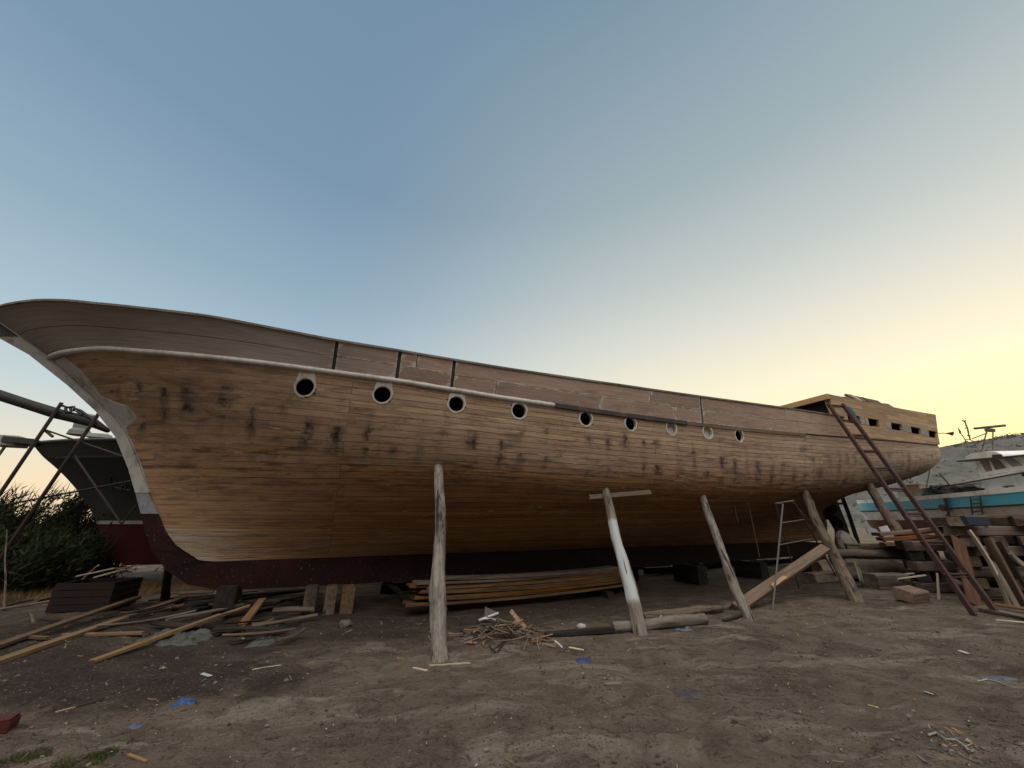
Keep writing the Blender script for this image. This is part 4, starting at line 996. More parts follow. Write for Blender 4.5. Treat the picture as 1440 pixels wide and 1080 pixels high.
# logs under the stern
log('big_log', 'huge grey log lying under the stern behind the poles', 'log', W_LOG, onground(G(1163, 818), .27) + Vector((0, .25, 0)), onground(G(1302, 820), .27) + Vector((0, .2, 0)), .26, .29, .06)
log('fallen_log', 'brown log lying on top of the huge grey log, upper one', 'log', W_BARK, Y(1190, 770, 12.3), Y(1282, 772, 11.6), .13, .11, .05)
log('fallen_log', 'dark log lying on top of the huge grey log, lower one', 'log', W_SLEEP, Y(1174, 779, 12.0), Y(1290, 780, 11.1), .12, .12, .05)
block('dark sleeper on the ground under the propeller', onground(G(1175, 822), .12) + Vector((0, .3, 0)), (1.5, .3, .26), R(25), W_SLEEP, name='sleeper', cat='timber', group=None)
plank('board', 'mossy green board standing askew against the huge grey log', 'board', W_GREEN, onground(G(1217, 831), .01), Y(1206, 797, 11.0), .34, .03, R(75))
plank('batten', 'upper of two fresh cream battens lying before the huge grey log', 'batten', W_PALE, Y(1240, 810, 10.6), Y(1299, 805, 10.2), .06, .03)
plank('batten', 'lower of two fresh cream battens lying before the huge grey log', 'batten', W_PALE, Y(1254, 815, 10.3), Y(1301, 809, 10.0), .06, .03)
block('dark brown timber under the two cream battens', onground(G(1272, 836), .17) + Vector((0, .35, 0)), (.95, .35, .36), R(8), W_SLEEP, name='support_block', group=None)
o = block('tilted brown wooden block lying alone in front of the logs, left of the ladder foot', onground(G(1292, 850), .13) + Vector((0, .1, 0)), (.62, .34, .22), R(22), W_BROWN, R(14), name='wood_block', group=None)
log('stake', 'thin pale stake standing left of the ladder foot', 'stake', W_PALE, base(1320, 845), Y(1318, 806, 9.15), .022, .02, .01)
M_WHITE = paint('white_sheet', (.55, .56, .55), (.3, .3, .28), .35, 5, .6)
mb = MB(); a, b, c, d = Y(1236, 742, 12.6), Y(1250, 768, 12.4), Y(1282, 766, 12.2), Y(1255, 738, 12.5)
mb.prism([a, b, c, d], (.02, .05, .01)); solo('sheet', mb, M_WHITE, 'white panel leaning under the fishing boat, seen left of the ladder', 'panel')
mb = MB(); pts = [(1217, 741), (1232, 744), (1236, 749), (1229, 755), (1222, 751)]  # flat white shape put in to fill a gap under the boat
mb.prism([Y(u, v, 14.0) for u, v in pts], (.02, .06, .01)); solo('sheet', mb, M_WHITE, 'small flat white shape under the red bottom of the fishing boat, right of the rudder', 'panel')
M_ROCK = paint('pale_rock', (.42, .40, .36), (.2, .17, .13), .6, 3, .9, .2, .8)
def rock(label, c, r, name='stone', cat='stone', group=None, mat=None, seed=0, flat=.6):
    bm = bmesh.new(); bmesh.ops.create_icosphere(bm, subdivisions=2, radius=1)
    for v in bm.verts:
        k = 1 + .35 * noise.noise(v.co * 1.3 + Vector((seed, seed * 2, 0))) + .12 * noise.noise(v.co * 4 + Vector((seed, 0, 0)))
        v.co = Vector((v.co.x * k, v.co.y * k * .85, v.co.z * k * flat)) * r
    me = bpy.data.meshes.new(name); bm.to_mesh(me); bm.free(); me.materials.append(mat or M_ROCK)
    o = bpy.data.objects.new(name, me); o.location = c; col.objects.link(o); return tag(o, label, cat, group)
rock('pale boulder seen through the propeller opening under the stern', Vector((11.25, 13.6, .95)), .34, seed=3, flat=1.2, cat='boulder', name='boulder')

# ------------------------------------------------------------------ fishing boat ashore on the right
FA = Vector((17.72, 21.2, 0)); FBp = Vector((15.35, 8.8, 0)); fd = (FA - FBp).normalized(); fn = Vector((-fd.y, fd.x, 0)); fn = fn if fn.x < 0 else -fn
fish = thing('fishing_boat', 'white and blue fishing boat with a rusty red bottom ashore behind the timber stack', 'boat', (FA + FBp) / 2)
def FP(u, v, inn=0.0):
    r = ray(u, v); P = FBp - fn * inn; t = (P - CAMP).dot(fn) / r.dot(fn); return CAMP + r * t
def fside(s, y, z): return FBp.lerp(FA, s) - fn * 1.9 + fn * y + Vector((0, 0, z))   # y half breadth towards camera
def fb_b(s, z):
    f = min(1.0, max(0.0, (z - .5) / 1.6)); e = (1 - max(0, (s - .8) / .2) ** 2.2 * .55) * (1 - max(0, (.12 - s) / .12) ** 2 * .5)
    return 1.9 * e * (0.10 + .90 * f ** .42)
def fz(s): return .12 * (2 * s - 1.15) ** 2
def fband(z0, z1, n=24, proud=0.0, k=4):
    mb = MB()
    for sg in (1, -1):
        mb.grid([[fside(i / n, sg * (fb_b(i / n, lerp(z0, z1, j / k)) + proud), lerp(z0, z1, j / k) + fz(i / n) * (lerp(z0, z1, j / k) - .5) / 2) for j in range(k + 1)] for i in range(n + 1)])
    for i in (0, n):
        mb.grid([[fside(i / n, sg * (fb_b(i / n, lerp(z0, z1, j / k)) + proud), lerp(z0, z1, j / k) + fz(i / n) * (lerp(z0, z1, j / k) - .5) / 2) for sg in (-1, 1)] for j in range(k + 1)])
    return mb
M_FW = paint('boat_white', (.82, .83, .80), (.26, .19, .12), .6, 1.6, .5, .4)
M_FB = paint('boat_blue', (.06, .40, .58), (.20, .22, .20), .55, 1.8, .5, .4)
M_FR = paint('boat_red', (.15, .055, .040), (.24, .15, .11), .7, 1.5, .8)
M_FG = paint('cabin_white', (.84, .84, .80), (.36, .33, .28), .5, 1.2, .5, .4)
M_TRIM = paint('dark_trim', (.05, .045, .04), (.12, .08, .06), .5, 4)
part('bottom', fband(.5, 1.70, k=8), M_FR, fish, smooth=False)
part('lower_strake', fband(1.70, 2.07), M_FW, fish)
part('rubbing_strake', fband(2.07, 2.12, proud=.03, k=1), M_TRIM, fish)
part('blue_strake', fband(2.12, 2.47), M_FB, fish)
part('gunwale', fband(2.47, 2.62, proud=.035, k=1), M_FW, fish)
mb = MB(); mb.grid([[fside(i / 24, y * (fb_b(i / 24, 2.4) - .03), 2.30) for y in (-1, 0, 1)] for i in range(25)]); part('deck', mb, M_FG, fish)
# cabin, drawn in its own upright side plane set in from the rail
def fbox(name, pts, inn, depth, mat, parent=fish, lab=None):
    mb = MB(); mb.prism([FP(u, v, inn) for u, v in pts], -fn * depth); return part(name, mb, mat, parent, label=lab)
cab = fbox('cabin', [(1380, 673), (1389, 700), (1475, 696), (1475, 653)], .75, 2.2, M_FG)
fbox('upper_deck', [(1336, 680), (1336, 682.5), (1475, 657.5), (1475, 653)], .55, 2.6, M_FW)
fbox('deck_edge', [(1336, 682), (1336, 683.6), (1475, 659), (1475, 657)], .50, .06, M_TRIM)
mb = MB(); mb.tube([FP(1296, 688, .6), FP(1340, 681.5, .6)], .035, 8); part('boom', mb, M_TRIM, fish)
wh = fbox('wheelhouse', [(1371, 648), (1380, 673), (1475, 657), (1452, 638)], .95, 1.8, M_FG)
M_PANE = N('window_glass', .15, .5).out((.16, .14, .11)); M_PANE2 = N('window_glass_grey', .2, .5).out((.30, .31, .31))
for pts, m in (([(1377.5, 648.8), (1386.3, 663.3), (1394.6, 661.9), (1389.6, 647.6)], M_PANE), ([(1393, 647.3), (1399.3, 660.8), (1414.5, 658.2), (1403.6, 646.2)], M_PANE), ([(1411, 645.6), (1423.5, 656.6), (1437.5, 654.2), (1423, 644.2)], M_PANE2)):
    w_ = fbox('window', pts, .935, .015, m)
fbox('roof', [(1345, 648), (1345.5, 650), (1460, 639.2), (1460, 637.2)], .7, 2.3, M_TRIM)
fbox('roof_hatch', [(1357, 646.4), (1358, 642), (1366, 637.5), (1384, 635), (1400, 635.2), (1409, 639), (1411, 641.8)], 1.0, 1.6, M_FG)
fbox('hatch_window', [(1395, 639.3), (1395, 643), (1409.5, 641.4), (1407, 639)], .98, .02, paint('navy', (.02, .03, .06)))
fbox('deck_pipe', [(1427, 685), (1427, 686.6), (1448, 684.6), (1448, 683)], .7, .05, M_FW)
for pts in ([(1409.5, 683.6), (1409.5, 685), (1424.5, 684), (1424.5, 682.6)], [(1413.5, 685), (1413.8, 690), (1417, 689.8), (1416.4, 684.8)], [(1435.5, 666), (1437.5, 669.8), (1448, 668.6), (1448, 664.4)]):
    fbox('fitting', pts, .72, .02, M_BLACK)
# name lettering on the cabin
cu = bpy.data.curves.new('name_letters', 'FONT'); cu.body = 'SEAVIDOR'; cu.size = 1; cu.extrude = .01
to = bpy.data.objects.new('name_letters', cu); col.objects.link(to)
bpy.context.view_layer.update()
me = bpy.data.meshes.new_from_object(to); bpy.data.objects.remove(to)
xs = [v.co.x for v in me.vertices]; ys = [v.co.y for v in me.vertices]; A0, B0, D0 = FP(1391.5, 671.8, .735), FP(1419.5, 667.2, .735), FP(1390.3, 668.4, .735)
for v in me.vertices:
    fx = (v.co.x - min(xs)) / (max(xs) - min(xs)); fy = (v.co.y - min(ys)) / (max(ys) - min(ys)); v.co = A0 + (B0 - A0) * fx + (D0 - A0) * fy + fn * (v.co.z) - Vector(fish.location)
me.materials.append(M_BLACK); lo = bpy.data.objects.new('name_letters', me); col.objects.link(lo); lo.parent = fish
# mast gear and radar on the wheelhouse roof
M_MAST = paint('mast_paint', (.17, .14, .12), (.1, .06, .04), .4, 6)
def gear(name, lines, r, mat=M_MAST, inn=1.7, extra=None):
    mb = MB()
    for ln in lines: mb.tube([FP(u, v, inn) for u, v in ln], r, 6)
    if extra: extra(mb)
    return part(name, mb, mat, fish)
gear('mast_frame', [[(1354.5, 626), (1367, 640)], [(1349, 606), (1357, 618), (1361, 630)], [(1357, 618), (1364.5, 618.5), (1370, 621), (1373, 630)], [(1360, 628.5), (1375, 630), (1382, 637)], [(1367, 617), (1388, 609)], [(1366, 628), (1384, 618)], [(1380, 627), (1396, 620)]], .018)
gear('light_whip', [[(1364.5, 618.5), (1362, 610), (1360.5, 602), (1358, 596), (1356, 591.5)], [(1353.5, 591), (1357, 593.5)], [(1357, 592), (1358, 591.5)], [(1360.5, 612.6), (1364, 612.4)], [(1357.2, 602), (1358.6, 602)], [(1360.5, 605.8), (1362, 605.8)], [(1358, 599), (1359.5, 599)]], .024)
gear('radar_stand', [[(1387.5, 607), (1380.5, 634)], [(1396.3, 606), (1396.2, 636)]], .02)
gear('radar_scanner', [[(1370.5, 602.6), (1413, 598.4)], [(1388, 605), (1396, 604.2)]], .05, extra=lambda mb: mb.tube([FP(1392, 607, 1.7), FP(1392, 603, 1.7)], .13, 10))
M_FLAG = paint('flag_red', (.28, .05, .045), (.1, .04, .03), .3, 8, .8)
def flag(pts, inn, mat, nm='flag'):
    mb = MB(); mb.prism([FP(u, v, inn) for u, v in pts], -fn * .015); return part(nm, mb, mat, fish)
flag([(1346.8, 601), (1348.6, 608.6), (1350.5, 610.5), (1351.2, 607)], 1.7, M_TRIM)
flag([(1326, 609.2), (1334, 608.2), (1340.6, 607), (1341.2, 610), (1339, 613), (1334.5, 611)], 1.2, M_FLAG)
gear('flag_staff', [[(1302, 690), (1311, 640), (1317.5, 610)], [(1317.5, 609.4), (1327, 609)]], .02, inn=1.2)
# fittings on the side: small ladder, tyre, post
gear('side_ladder', [[(1364.5, 699), (1368.5, 731)], [(1378, 697.5), (1383, 729.5)]] + [[(1365.5 + i * .9, 703 + i * 5.5), (1379 + i * .9, 702 + i * 5.5)] for i in range(5)], .022, M_TRIM, inn=-.1)
gear('side_post', [[(1329, 700.5), (1332, 714), (1336, 730)]], .05, M_TRIM, inn=-.06)
mb = MB(); c = FP(1327, 714, -.08); mb.tube([c, c - fn * -.08], .12, 12); part('fender', mb, M_TRIM, fish)
# gear on the after deck
GC = 'boxes on the fishing boat deck'
def fcrate(u, v, s, mat, lab):
    c = FP(u, v, .9); mb = MB(); mb.box(c, s, Matrix.Rotation(.3, 3, 'Z')); mb.box(c + Vector((0, 0, s[2] / 2 + .016)), (s[0] * 1.05, s[1] * 1.05, .03), Matrix.Rotation(.3, 3, 'Z')); solo('deck_box', mb, mat, lab, 'box', GC)
M_TANB = paint('tan_box', (.30, .22, .14), (.15, .1, .06), .5, 4); M_CREAM = paint('cream_box', (.42, .39, .31), (.25, .2, .14), .4, 4)
fcrate(1290, 690, (.55, .5, .45), M_TANB, 'tan box on the fishing boat deck under the wooden stern')
fcrate(1309, 695, (.75, .6, .32), M_CREAM, 'low cream box on the fishing boat deck beside the tan one')
fcrate(1278, 697, (.5, .5, .35), M_CREAM, 'cream box at the left end of the fishing boat deck')
M_NET = paint('net_green', (.045, .075, .055), (.03, .03, .03), .6, 12, .95, .1, .8)
def heap(name, label, cat, c, r, h, mat, seed=1, group=None):
    bm = bmesh.new(); bmesh.ops.create_icosphere(bm, subdivisions=4, radius=1)
    for v in bm.verts:
        k = 1 + .3 * noise.noise(v.co * 2 + Vector((seed, 0, 0))) + .18 * noise.noise(v.co * 6 + Vector((seed, 3, 0))); v.co = Vector((v.co.x * k * r[0], v.co.y * k * r[1], max(v.co.z, -.15) * k * h))
    me = bpy.data.meshes.new(name); bm.to_mesh(me); bm.free(); me.materials.append(mat)
    o = bpy.data.objects.new(name, me); o.location = c; col.objects.link(o); return tag(o, label, cat, group)
heap('net_heap', 'dark green fishing net heaped on the fishing boat deck', 'net', FP(1335, 699, 1.0), (.75, .6), .45, M_NET, 2)
heap('net_heap', 'grey-brown net heaped beside the white cabin on the fishing boat deck', 'net', FP(1357, 697, 1.1), (.7, .6), .38, paint('net_grey', (.10, .09, .08), (.04, .035, .03), .6, 12, .95, .1, .8), 5)
mb = MB(); mb.tube([FP(1322, 666, .8), FP(1349, 699, .8)], .03, 6); solo('oar', mb, M_TRIM, 'dark rod slanting down onto the fishing boat net', 'rod')

# ------------------------------------------------------------------ hill behind, with scrub along its crest
def ridge(x):           # skyline height as the photograph shows it, at 260 m
    return max(0, pchip([60, 120, 180, 250, 330, 420, 560, 800], [0, 6, 22, 40, 56, 66, 74, 70])(x)) + 2.2 * nz(x * .05, 2) + .9 * nz(x * .2, 5)
def build_hill():
    mb = MB(); rows = []
    for i in range(141):
        x = 40 + i * 5.6; r = []
        for j in range(41):
            f = j / 40; y = 120 + f * 260; prof = (f / .54) if f < .54 else 1 - (f - .54) * .5
            prof = prof * prof * (3 - 2 * prof) if prof < 1 else prof
            z = ridge(x) * prof + (1.6 * nz(x * .07, y * .07, 3) + .7 * nz(x * .3, y * .3, 8)) * min(1, f * 3) * (1 if ridge(x) > 2 else .2)
            r.append(Vector((x, y, z - .6)))
        rows.append(r)
    mb.grid(rows)
    k = N('hillside', .95, .1); o = k.vec()
    a = k.noise(o, .06, 6, .7); b = k.noise(o, .35, 6, .75)
    c = k.mix(k.ss(a, .35, .65), (.115, .112, .098), (.185, .178, .155)); c = k.mix(k.math('MULTIPLY', k.ss(b, .48, .66), .7), c, (.085, .088, .070))
    struct('hill', mb, k.out(c, k.bump(b, .8, 2.0)), smooth=True)
    # scrub
    rnd = random.Random(5); sm = MB()
    for q in range(3600):
        x = rnd.uniform(60, 780); y = 120 + 260 * (rnd.uniform(.5, .56) if q % 2 else rnd.uniform(.1, .56)); f = (y - 120) / 260
        prof = min(1, f / .54); prof = prof * prof * (3 - 2 * prof); z = ridge(x) * prof - .6
        if ridge(x) < 3: continue
        r = rnd.uniform(.35, 1.1) * (1.9 if rnd.random() < .06 else 1)
        for e in range(5):
            c = Vector((x + rnd.gauss(0, r * .5), y + rnd.gauss(0, r * .5), z + abs(rnd.gauss(0, r * .6))))
            n = [Vector((rnd.gauss(0, 1), rnd.gauss(0, 1), rnd.gauss(0, .8))).normalized() * r * .5 for _ in range(4)]
            sm.add([c + v for v in n], [(0, 1, 2), (0, 2, 3), (1, 2, 3), (0, 1, 3)])
    kk = N('scrub', .95, .1); kk.out(kk.mix(kk.noise(kk.vec(), .2, 3), (.06, .060, .045), (.11, .105, .08)))
    o = bpy.data.objects.new('hill_scrub', sm.mesh('hill_scrub', kk.m, fix=False)); col.objects.link(o)
    tag(o, 'dark scrub dotted over the grey hillside behind the boats', 'scrub', None, 'stuff')
build_hill()
# ------------------------------------------------------------------ grey boat behind the bow
OFF2 = -5.4; D2 = Vector((cos(HA), sin(HA), 0)); N2 = Vector((sin(HA), -cos(HA), 0))
def BP(u, v, off=OFF2):
    r = ray(u, v); P = HP + N2 * off; t = (P - CAMP).dot(N2) / r.dot(N2); q = CAMP + r * t
    return q
def BS(u, v, off=OFF2):
    q = BP(u, v, off); return ((q - HP).dot(D2), q.z)
grey = thing('grey_boat', 'dark grey boat with a red bottom, its bow poking out behind the wooden bow', 'boat', HP + D2 * -2 + N2 * OFF2)
stem2 = [BS(*p) for p in ((46, 624), (60, 641), (84, 662), (108, 688), (126, 714), (138, 738), (146, 762), (158, 782), (176, 795))]
zs2 = [p[1] for p in stem2]; st2 = pchip(zs2[::-1], [p[0] for p in stem2][::-1])
ZT, ZB = zs2[0], zs2[-1]; ZW = BS(138, 737)[1]
def g_b(s, z):
    d = max(0, s - st2(z)); f = (z - ZB) / (ZT - ZB); full = 2.3 * (.12 + .88 * max(0, f) ** .75)
    return full * (1 - (1 - min(1, d / 6.5)) ** (1.2 + 1.4 * f)) + .03
def gp(s, z, sg=1): return HP + D2 * s + N2 * (OFF2 + sg * g_b(s, z)) + Vector((0, 0, z))
def gband(z0, z1, k, proud=0):
    mb = MB()
    for sg in (1, -1):
        rows = []
        for j in range(k + 1):
            z = lerp(z0, z1, j / k); s0 = st2(z)
            rows.append([gp(lerp(s0, 9.5, (i / 30) ** 1.5), z, sg) + N2 * sg * proud for i in range(31)])
        mb.grid(rows)
    return mb
M_GREY = paint('grey_hull', (.040, .043, .042), (.07, .065, .055), .4, 1.2, .6, .3)
M_GREYUP = paint('grey_upper', (.062, .066, .064), (.09, .085, .075), .4, 1.5, .6, .3)
M_BOOT = paint('boot_line', (.40, .42, .38), (.2, .19, .15), .5, 3)
M_RED2 = paint('red_bottom', (.060, .0065, .012), (.045, .010, .012), .6, 1.6, .65)
ZK = BS(84, 646)[1]
part('upper_hull', gband(ZK, ZT, 6), M_GREYUP, grey, smooth=True)
part('hull', gband(ZW + .09, ZK, 10), M_GREY, grey, smooth=True)
part('boot_line', gband(ZW, ZW + .09, 1, .004), M_BOOT, grey)
part('bottom', gband(ZB, ZW, 8), M_RED2, grey, smooth=True)
mb = MB(); mb.grid([[gp(lerp(st2(ZB), 9.5, i / 12), ZB, sg) for sg in (-1, 1)] for i in range(13)]); part('keel', mb, M_RED2, grey)
mb = MB(); mb.tube([gp(lerp(st2(ZK) + .35, 9.0, i / 40), ZK) for i in range(41)], .035, 6); part('knuckle_rail', mb, M_GREYUP, grey)
mb = MB(); mb.grid([[gp(lerp(st2(ZT) + .02, 9.5, (i / 20) ** 1.4), ZT - .06, sg) for sg in (-1, 0, 1)] for i in range(21)]); part('deck', mb, M_GREY, grey)
mb = MB(); mb.tube([gp(lerp(st2(ZT) + .02, 9.5, (i / 30) ** 1.4), ZT) for i in range(31)], .05, 6); part('toe_rail', mb, M_GREY, grey)
# bow platform with a pale stemhead and a chain
a, b = BP(14, 619.5), BP(66, 622); mb = MB(); u_ = (b - a).normalized()
mb.prism([a + N2 * .28 + Vector((0, 0, -.07)), a - N2 * .28 + Vector((0, 0, -.07)), b - N2 * .5 + Vector((0, 0, -.14)), b + N2 * .5 + Vector((0, 0, -.14))], (0, 0, .14)); part('bow_platform', mb, M_GREY, grey)
mb = MB(); mb.box(BP(14, 621), (.5, .5, .26), Matrix.Rotation(HA, 3, 'Z')); part('stemhead', mb, M_BOOT, grey)
mb = MB(); q = BP(9, 625); mb.tube([q, q + Vector((-.12, -.05, -.8)), q + Vector((-.3, -.1, -2.2))], .035, 6); part('chain', mb, M_BOOT, grey)
mb = MB(); c = BP(110, 612); mb.tube([c + Vector((0, 0, .0)), c + Vector((0, 0, .12)), c + Vector((0, 0, .18)), c + Vector((0, 0, .42)), c + Vector((0, 0, .55)), c + Vector((0, 0, .6))], [.24, .22, .17, .19, .26, .22], 14); part('windlass', mb, paint('windlass_grey', (.2, .2, .19), (.08, .07, .06), .6, 5), grey)
mb = MB(); mb.box(BP(138, 613), (.5, .3, .10), Matrix.Rotation(HA, 3, 'Z')); part('hatch', mb, M_BOOT, grey)
# pale scrawled marks painted on the side
mb = MB()
for ln in ([(154, 680), (156, 667), (163, 676)], [(155, 684), (157, 687)], [(162, 685), (171, 689), (173, 681)], [(168, 686), (178, 689)], [(176, 680), (177, 688), (183, 690)]):
    pts = []
    for (u, v) in ln:
        s, z = BS(u, v, OFF2 + 1.0)
        for _ in range(4):
            bb_ = g_b(s, z); s, z = BS(u, v, OFF2 + bb_ + .012)
        pts.append(gp(s, z) + N2 * .012)
    mb.tube(pts, .028, 5)
part('painted_marks', mb, M_GREYUP, grey)

# ------------------------------------------------------------------ rusty frame carrying a dark spar
M_RPOLE = paint('rusty_pole', (.040, .028, .028), (.085, .05, .04), .6, 4, .75)
YT = 8.6
def yp(u, v, y=YT): return Y(u, v, y)
def down(a, b):          # extend the sight-plane line a-b to the ground
    d = b - a; return b + d * ((gh(b.x, b.y) - .02 - b.z) / d.z)
rack = thing('spar_rack', 'rusty pole frame with leaning legs left of the grey bow', 'frame', onground(Vector((-12.5, YT, 0))))
def rod(nm, a, b, r, m=M_RPOLE, par=rack):
    mb = MB(); mb.tube([a, b], r, 8); return part(nm, mb, m, par)
A1, A2 = yp(87, 566), yp(3, 690); B1, B2 = yp(140, 580), yp(12, 768)
rod('leg', A1, down(A1, A2), .036); rod('leg', B1, down(B1, B2), .036)
def onleg(u, v): return yp(u, v, YT + .06)
rod('brace', onleg(62, 604), onleg(182, 645), .02); rod('brace', onleg(63, 605), onleg(74, 614), .03); rod('brace', onleg(104, 640), onleg(171, 737), .022)
rod('tie_wire', onleg(-14, 714), onleg(192, 675), .022, M_BLACK); rod('tie_wire', onleg(171, 737), onleg(205, 695), .016)
mb = MB(); pts = [(-30, 546), (0, 556), (40, 569), (78, 581), (106, 588), (130, 594), (152, 606)]
mb.tube([yp(u, v, YT + .15) for u, v in pts], [.13, .125, .12, .125, .115, .11, .05], 12)
solo('spar', mb, paint('spar_black', (.012, .011, .011), (.03, .024, .02), .5, 3, .7), 'thick black spar lying across the rusty pole frame', 'spar', smooth=True)
mb = MB()
for ln in ([(86, 570), (95, 573), (104, 572), (104, 578)], [(92, 574), (94, 580), (100, 580), (99, 574)], [(104, 574), (113, 577), (124, 585), (134, 592)], [(108, 578), (116, 583)]): mb.tube([yp(u, v, YT + .05) for u, v in ln], .028, 6)
solo('fittings', mb, M_BLACK, 'tangle of black metal fittings lashed on top of the black spar', 'fittings')

# ------------------------------------------------------------------ reeds and bushes at the left
def leaf_mat(name, c1, c2):
    k = N(name, .8, .15); n = k.noise(k.vec(), 1.7, 3); r = k.rand()
    c = k.mix(n, c1, c2); c = k.n('ShaderNodeHueSaturation', {'Hue': k.rng(r, 0, 1, .485, .515), 'Value': k.rng(r, 0, 1, .75, 1.2), 'Color': c}).outputs[0]
    return k.out(c)
M_LEAF = leaf_mat('bush_leaf', (.018, .027, .012), (.048, .058, .025)); M_STALK = leaf_mat('reed_stalk', (.08, .065, .035), (.17, .14, .08))
def bush(label, x, y, h, w, nl, seed, ns=26):
    rnd = random.Random(seed); z0 = gh(x, y); root = thing('bush', label, 'bush', (x, y, z0), 0, 'bushes beside the grey boat')
    fm = MB(); sm = MB()
    tips = []
    for i in range(ns):
        a = rnd.uniform(0, 2 * pi); r = w * .25 * rnd.random(); lean_ = rnd.uniform(.1, .55) * w
        b = Vector((r * cos(a), r * sin(a), 0)); hh = h * rnd.uniform(.55, 1.0)
        t = b + Vector((lean_ * cos(a) + .12 * w, lean_ * sin(a), hh)); m = b.lerp(t, .5) + Vector((rnd.gauss(0, .08), rnd.gauss(0, .08), .06 * h))
        sm.tube([b, m, t], [.02, .014, .005], 5, cap=False); tips.append((b, m, t))
    for i in range(nl):
        b, m, t = rnd.choice(tips); f = rnd.random() ** .7
        p = (b.lerp(m, f * 2) if f < .5 else m.lerp(t, f * 2 - 1)) + Vector((rnd.gauss(0, .13), rnd.gauss(0, .13), rnd.gauss(0, .1))) * (1.7 - f)
        if p.z < .03: p.z = abs(p.z) + .05
        d = Vector((rnd.gauss(.25, .6), rnd.gauss(0, .6), rnd.uniform(.2, 1.3))).normalized(); L = rnd.uniform(.12, .30); s_ = d.cross(Vector((rnd.gauss(0, 1), rnd.gauss(0, 1), rnd.gauss(0, 1)))).normalized() * rnd.uniform(.012, .026)
        if i % 9 == 0 and f > .75:                 # wispy upright tips
            d = Vector((rnd.gauss(.25, .18), rnd.gauss(0, .18), 1)).normalized(); L = rnd.uniform(.35, .75); s_ = s_.normalized() * .012; p = t + Vector((rnd.gauss(0, .12), rnd.gauss(0, .12), -.15))
        fm.add([p, p + d * L * .45 + s_, p + d * L + Vector((.03, 0, -.02)), p + d * L * .45 - s_], [(0, 1, 2, 3)])
    part('foliage', fm, M_LEAF, root, local=True, fix=False); part('stem', sm, M_STALK, root, local=True)
    return root
BL = [('low bush at the far left edge, its thin stalks against the sky', -19.5, 12.2, 2.45, 2.4), ('tall bush with upright wispy stalks left of the grey boat', -16.2, 12.6, 2.6, 2.2), ('bush with a feathery pointed top in the middle of the thicket', -14.4, 11.6, 2.3, 2.0), ('bush right beside the grey bow, bright sky showing through its stalks', -12.0, 11.8, 2.35, 2.0), ('dark bush behind the grey bow, seen under its keel', -11.4, 14.6, 1.6, 1.9), ('shadowy bush behind the rusty frame at the left edge', -13.2, 9.9, 1.5, 1.9), ('dark bush at the left edge in front of the thicket', -15.8, 10.6, 1.7, 2.0), ('low dark bush in front of the thicket, near the rusty frame', -11.7, 10.5, 1.25, 1.9), ('farthest bush seen under the keels between the two boats', -9.5, 14.0, 1.5, 2.2)]
for i, (lab, x, y, h, w) in enumerate(BL): bush(lab, x, y, h, w, 5200, 40 + i, 34)

def grass(name, label, spots, n, h, mat, seed):
    rnd = random.Random(seed); mb = MB()
    for q in range(n):
        c, r = rnd.choice(spots); a = rnd.uniform(0, 2 * pi); k = r * math.sqrt(rnd.random()); x, y = c.x + k * cos(a), c.y + k * sin(a) * .7
        p = Vector((x, y, gh(x, y) - .005)); hh = h * rnd.uniform(.4, 1.1); d = Vector((rnd.gauss(0, .35), rnd.gauss(0, .35), 1)).normalized(); s_ = Vector((cos(a), sin(a), 0)) * .004 * (1 + h * 2)
        mb.add([p - s_, p + s_, p + d * hh], [(0, 1, 2)])
    o = bpy.data.objects.new(name, mb.mesh(name, mat, fix=False)); col.objects.link(o); return tag(o, label, 'grass', None, 'stuff')
grass('dry_grass', 'dry yellow grass growing under and beside the two bows', [(G(15, 848), 1.6), (G(40, 842), 1.4), (G(215, 828), 1.3), (G(255, 822), 1.0), (G(170, 838), .8)], 5200, .22, leaf_mat('dry_grass_blade', (.16, .105, .045), (.30, .20, .10)), 4)
grass('green_grass', 'short green grass in the bottom left corner of the yard', [(G(12, 1072), .16), (G(45, 1064), .12), (G(112, 1070), .16), (G(145, 1058), .10), (G(80, 1090), .16)], 2600, .03, leaf_mat('grass_blade', (.035, .050, .016), (.085, .095, .035)), 6)

# ------------------------------------------------------------------ scrap at the left
M_MAROON = paint('maroon_box', (.014, .007, .006), (.028, .017, .013), .5, 3, .8)
r_ = crate('crate', 'dark maroon wooden bin full of scrap under the rusty frame', onground(G(97, 872)) + Vector((0, .35, 0)), (.9, .7, .46), R(12), M_MAROON)
for (dx, dy, dz, L, m, lab) in ((-.1, -.1, .56, .5, W_PALE, 'pale splinter of wood lying on the maroon bin'), (.15, .05, .6, .6, W_TAN, 'tan offcut poking up out of the maroon bin'), (-.25, .1, .55, .45, W_BROWN, 'brown offcut across the left end of the maroon bin'), (.22, -.15, .55, .35, W_PALE, 'short white-edged offcut at the right of the maroon bin')):
    c = Vector(r_.location) + Vector((dx, dy, dz)); plank('offcut', lab, 'offcut', m, c - Vector((L / 2, .05, .02)), c + Vector((L / 2, .12, .1)), .07, .025)
def lie(u0, v0, u1, v1, w, t, m, lab, z0=.02, z1=.02, nm='loose_plank', cat='plank', grp=None, roll=0, bend=0):
    return plank(nm, lab, cat, m, onground(G(u0, v0), z0 + t / 2), onground(G(u1, v1), z1 + t / 2), w, t, roll, bend, grp)
W_BROWN3 = wood('dusty_tan_board', (.15, .095, .05), (.28, .19, .105), (.14, .11, .08), .5, .6, 24, .6)
GPL = 'long planks dropped at the left'
lie(-14, 944, 256, 858, .13, .05, W_BROWN3, 'long tan plank running from the left edge up to the keel', .0, .12, grp=GPL)
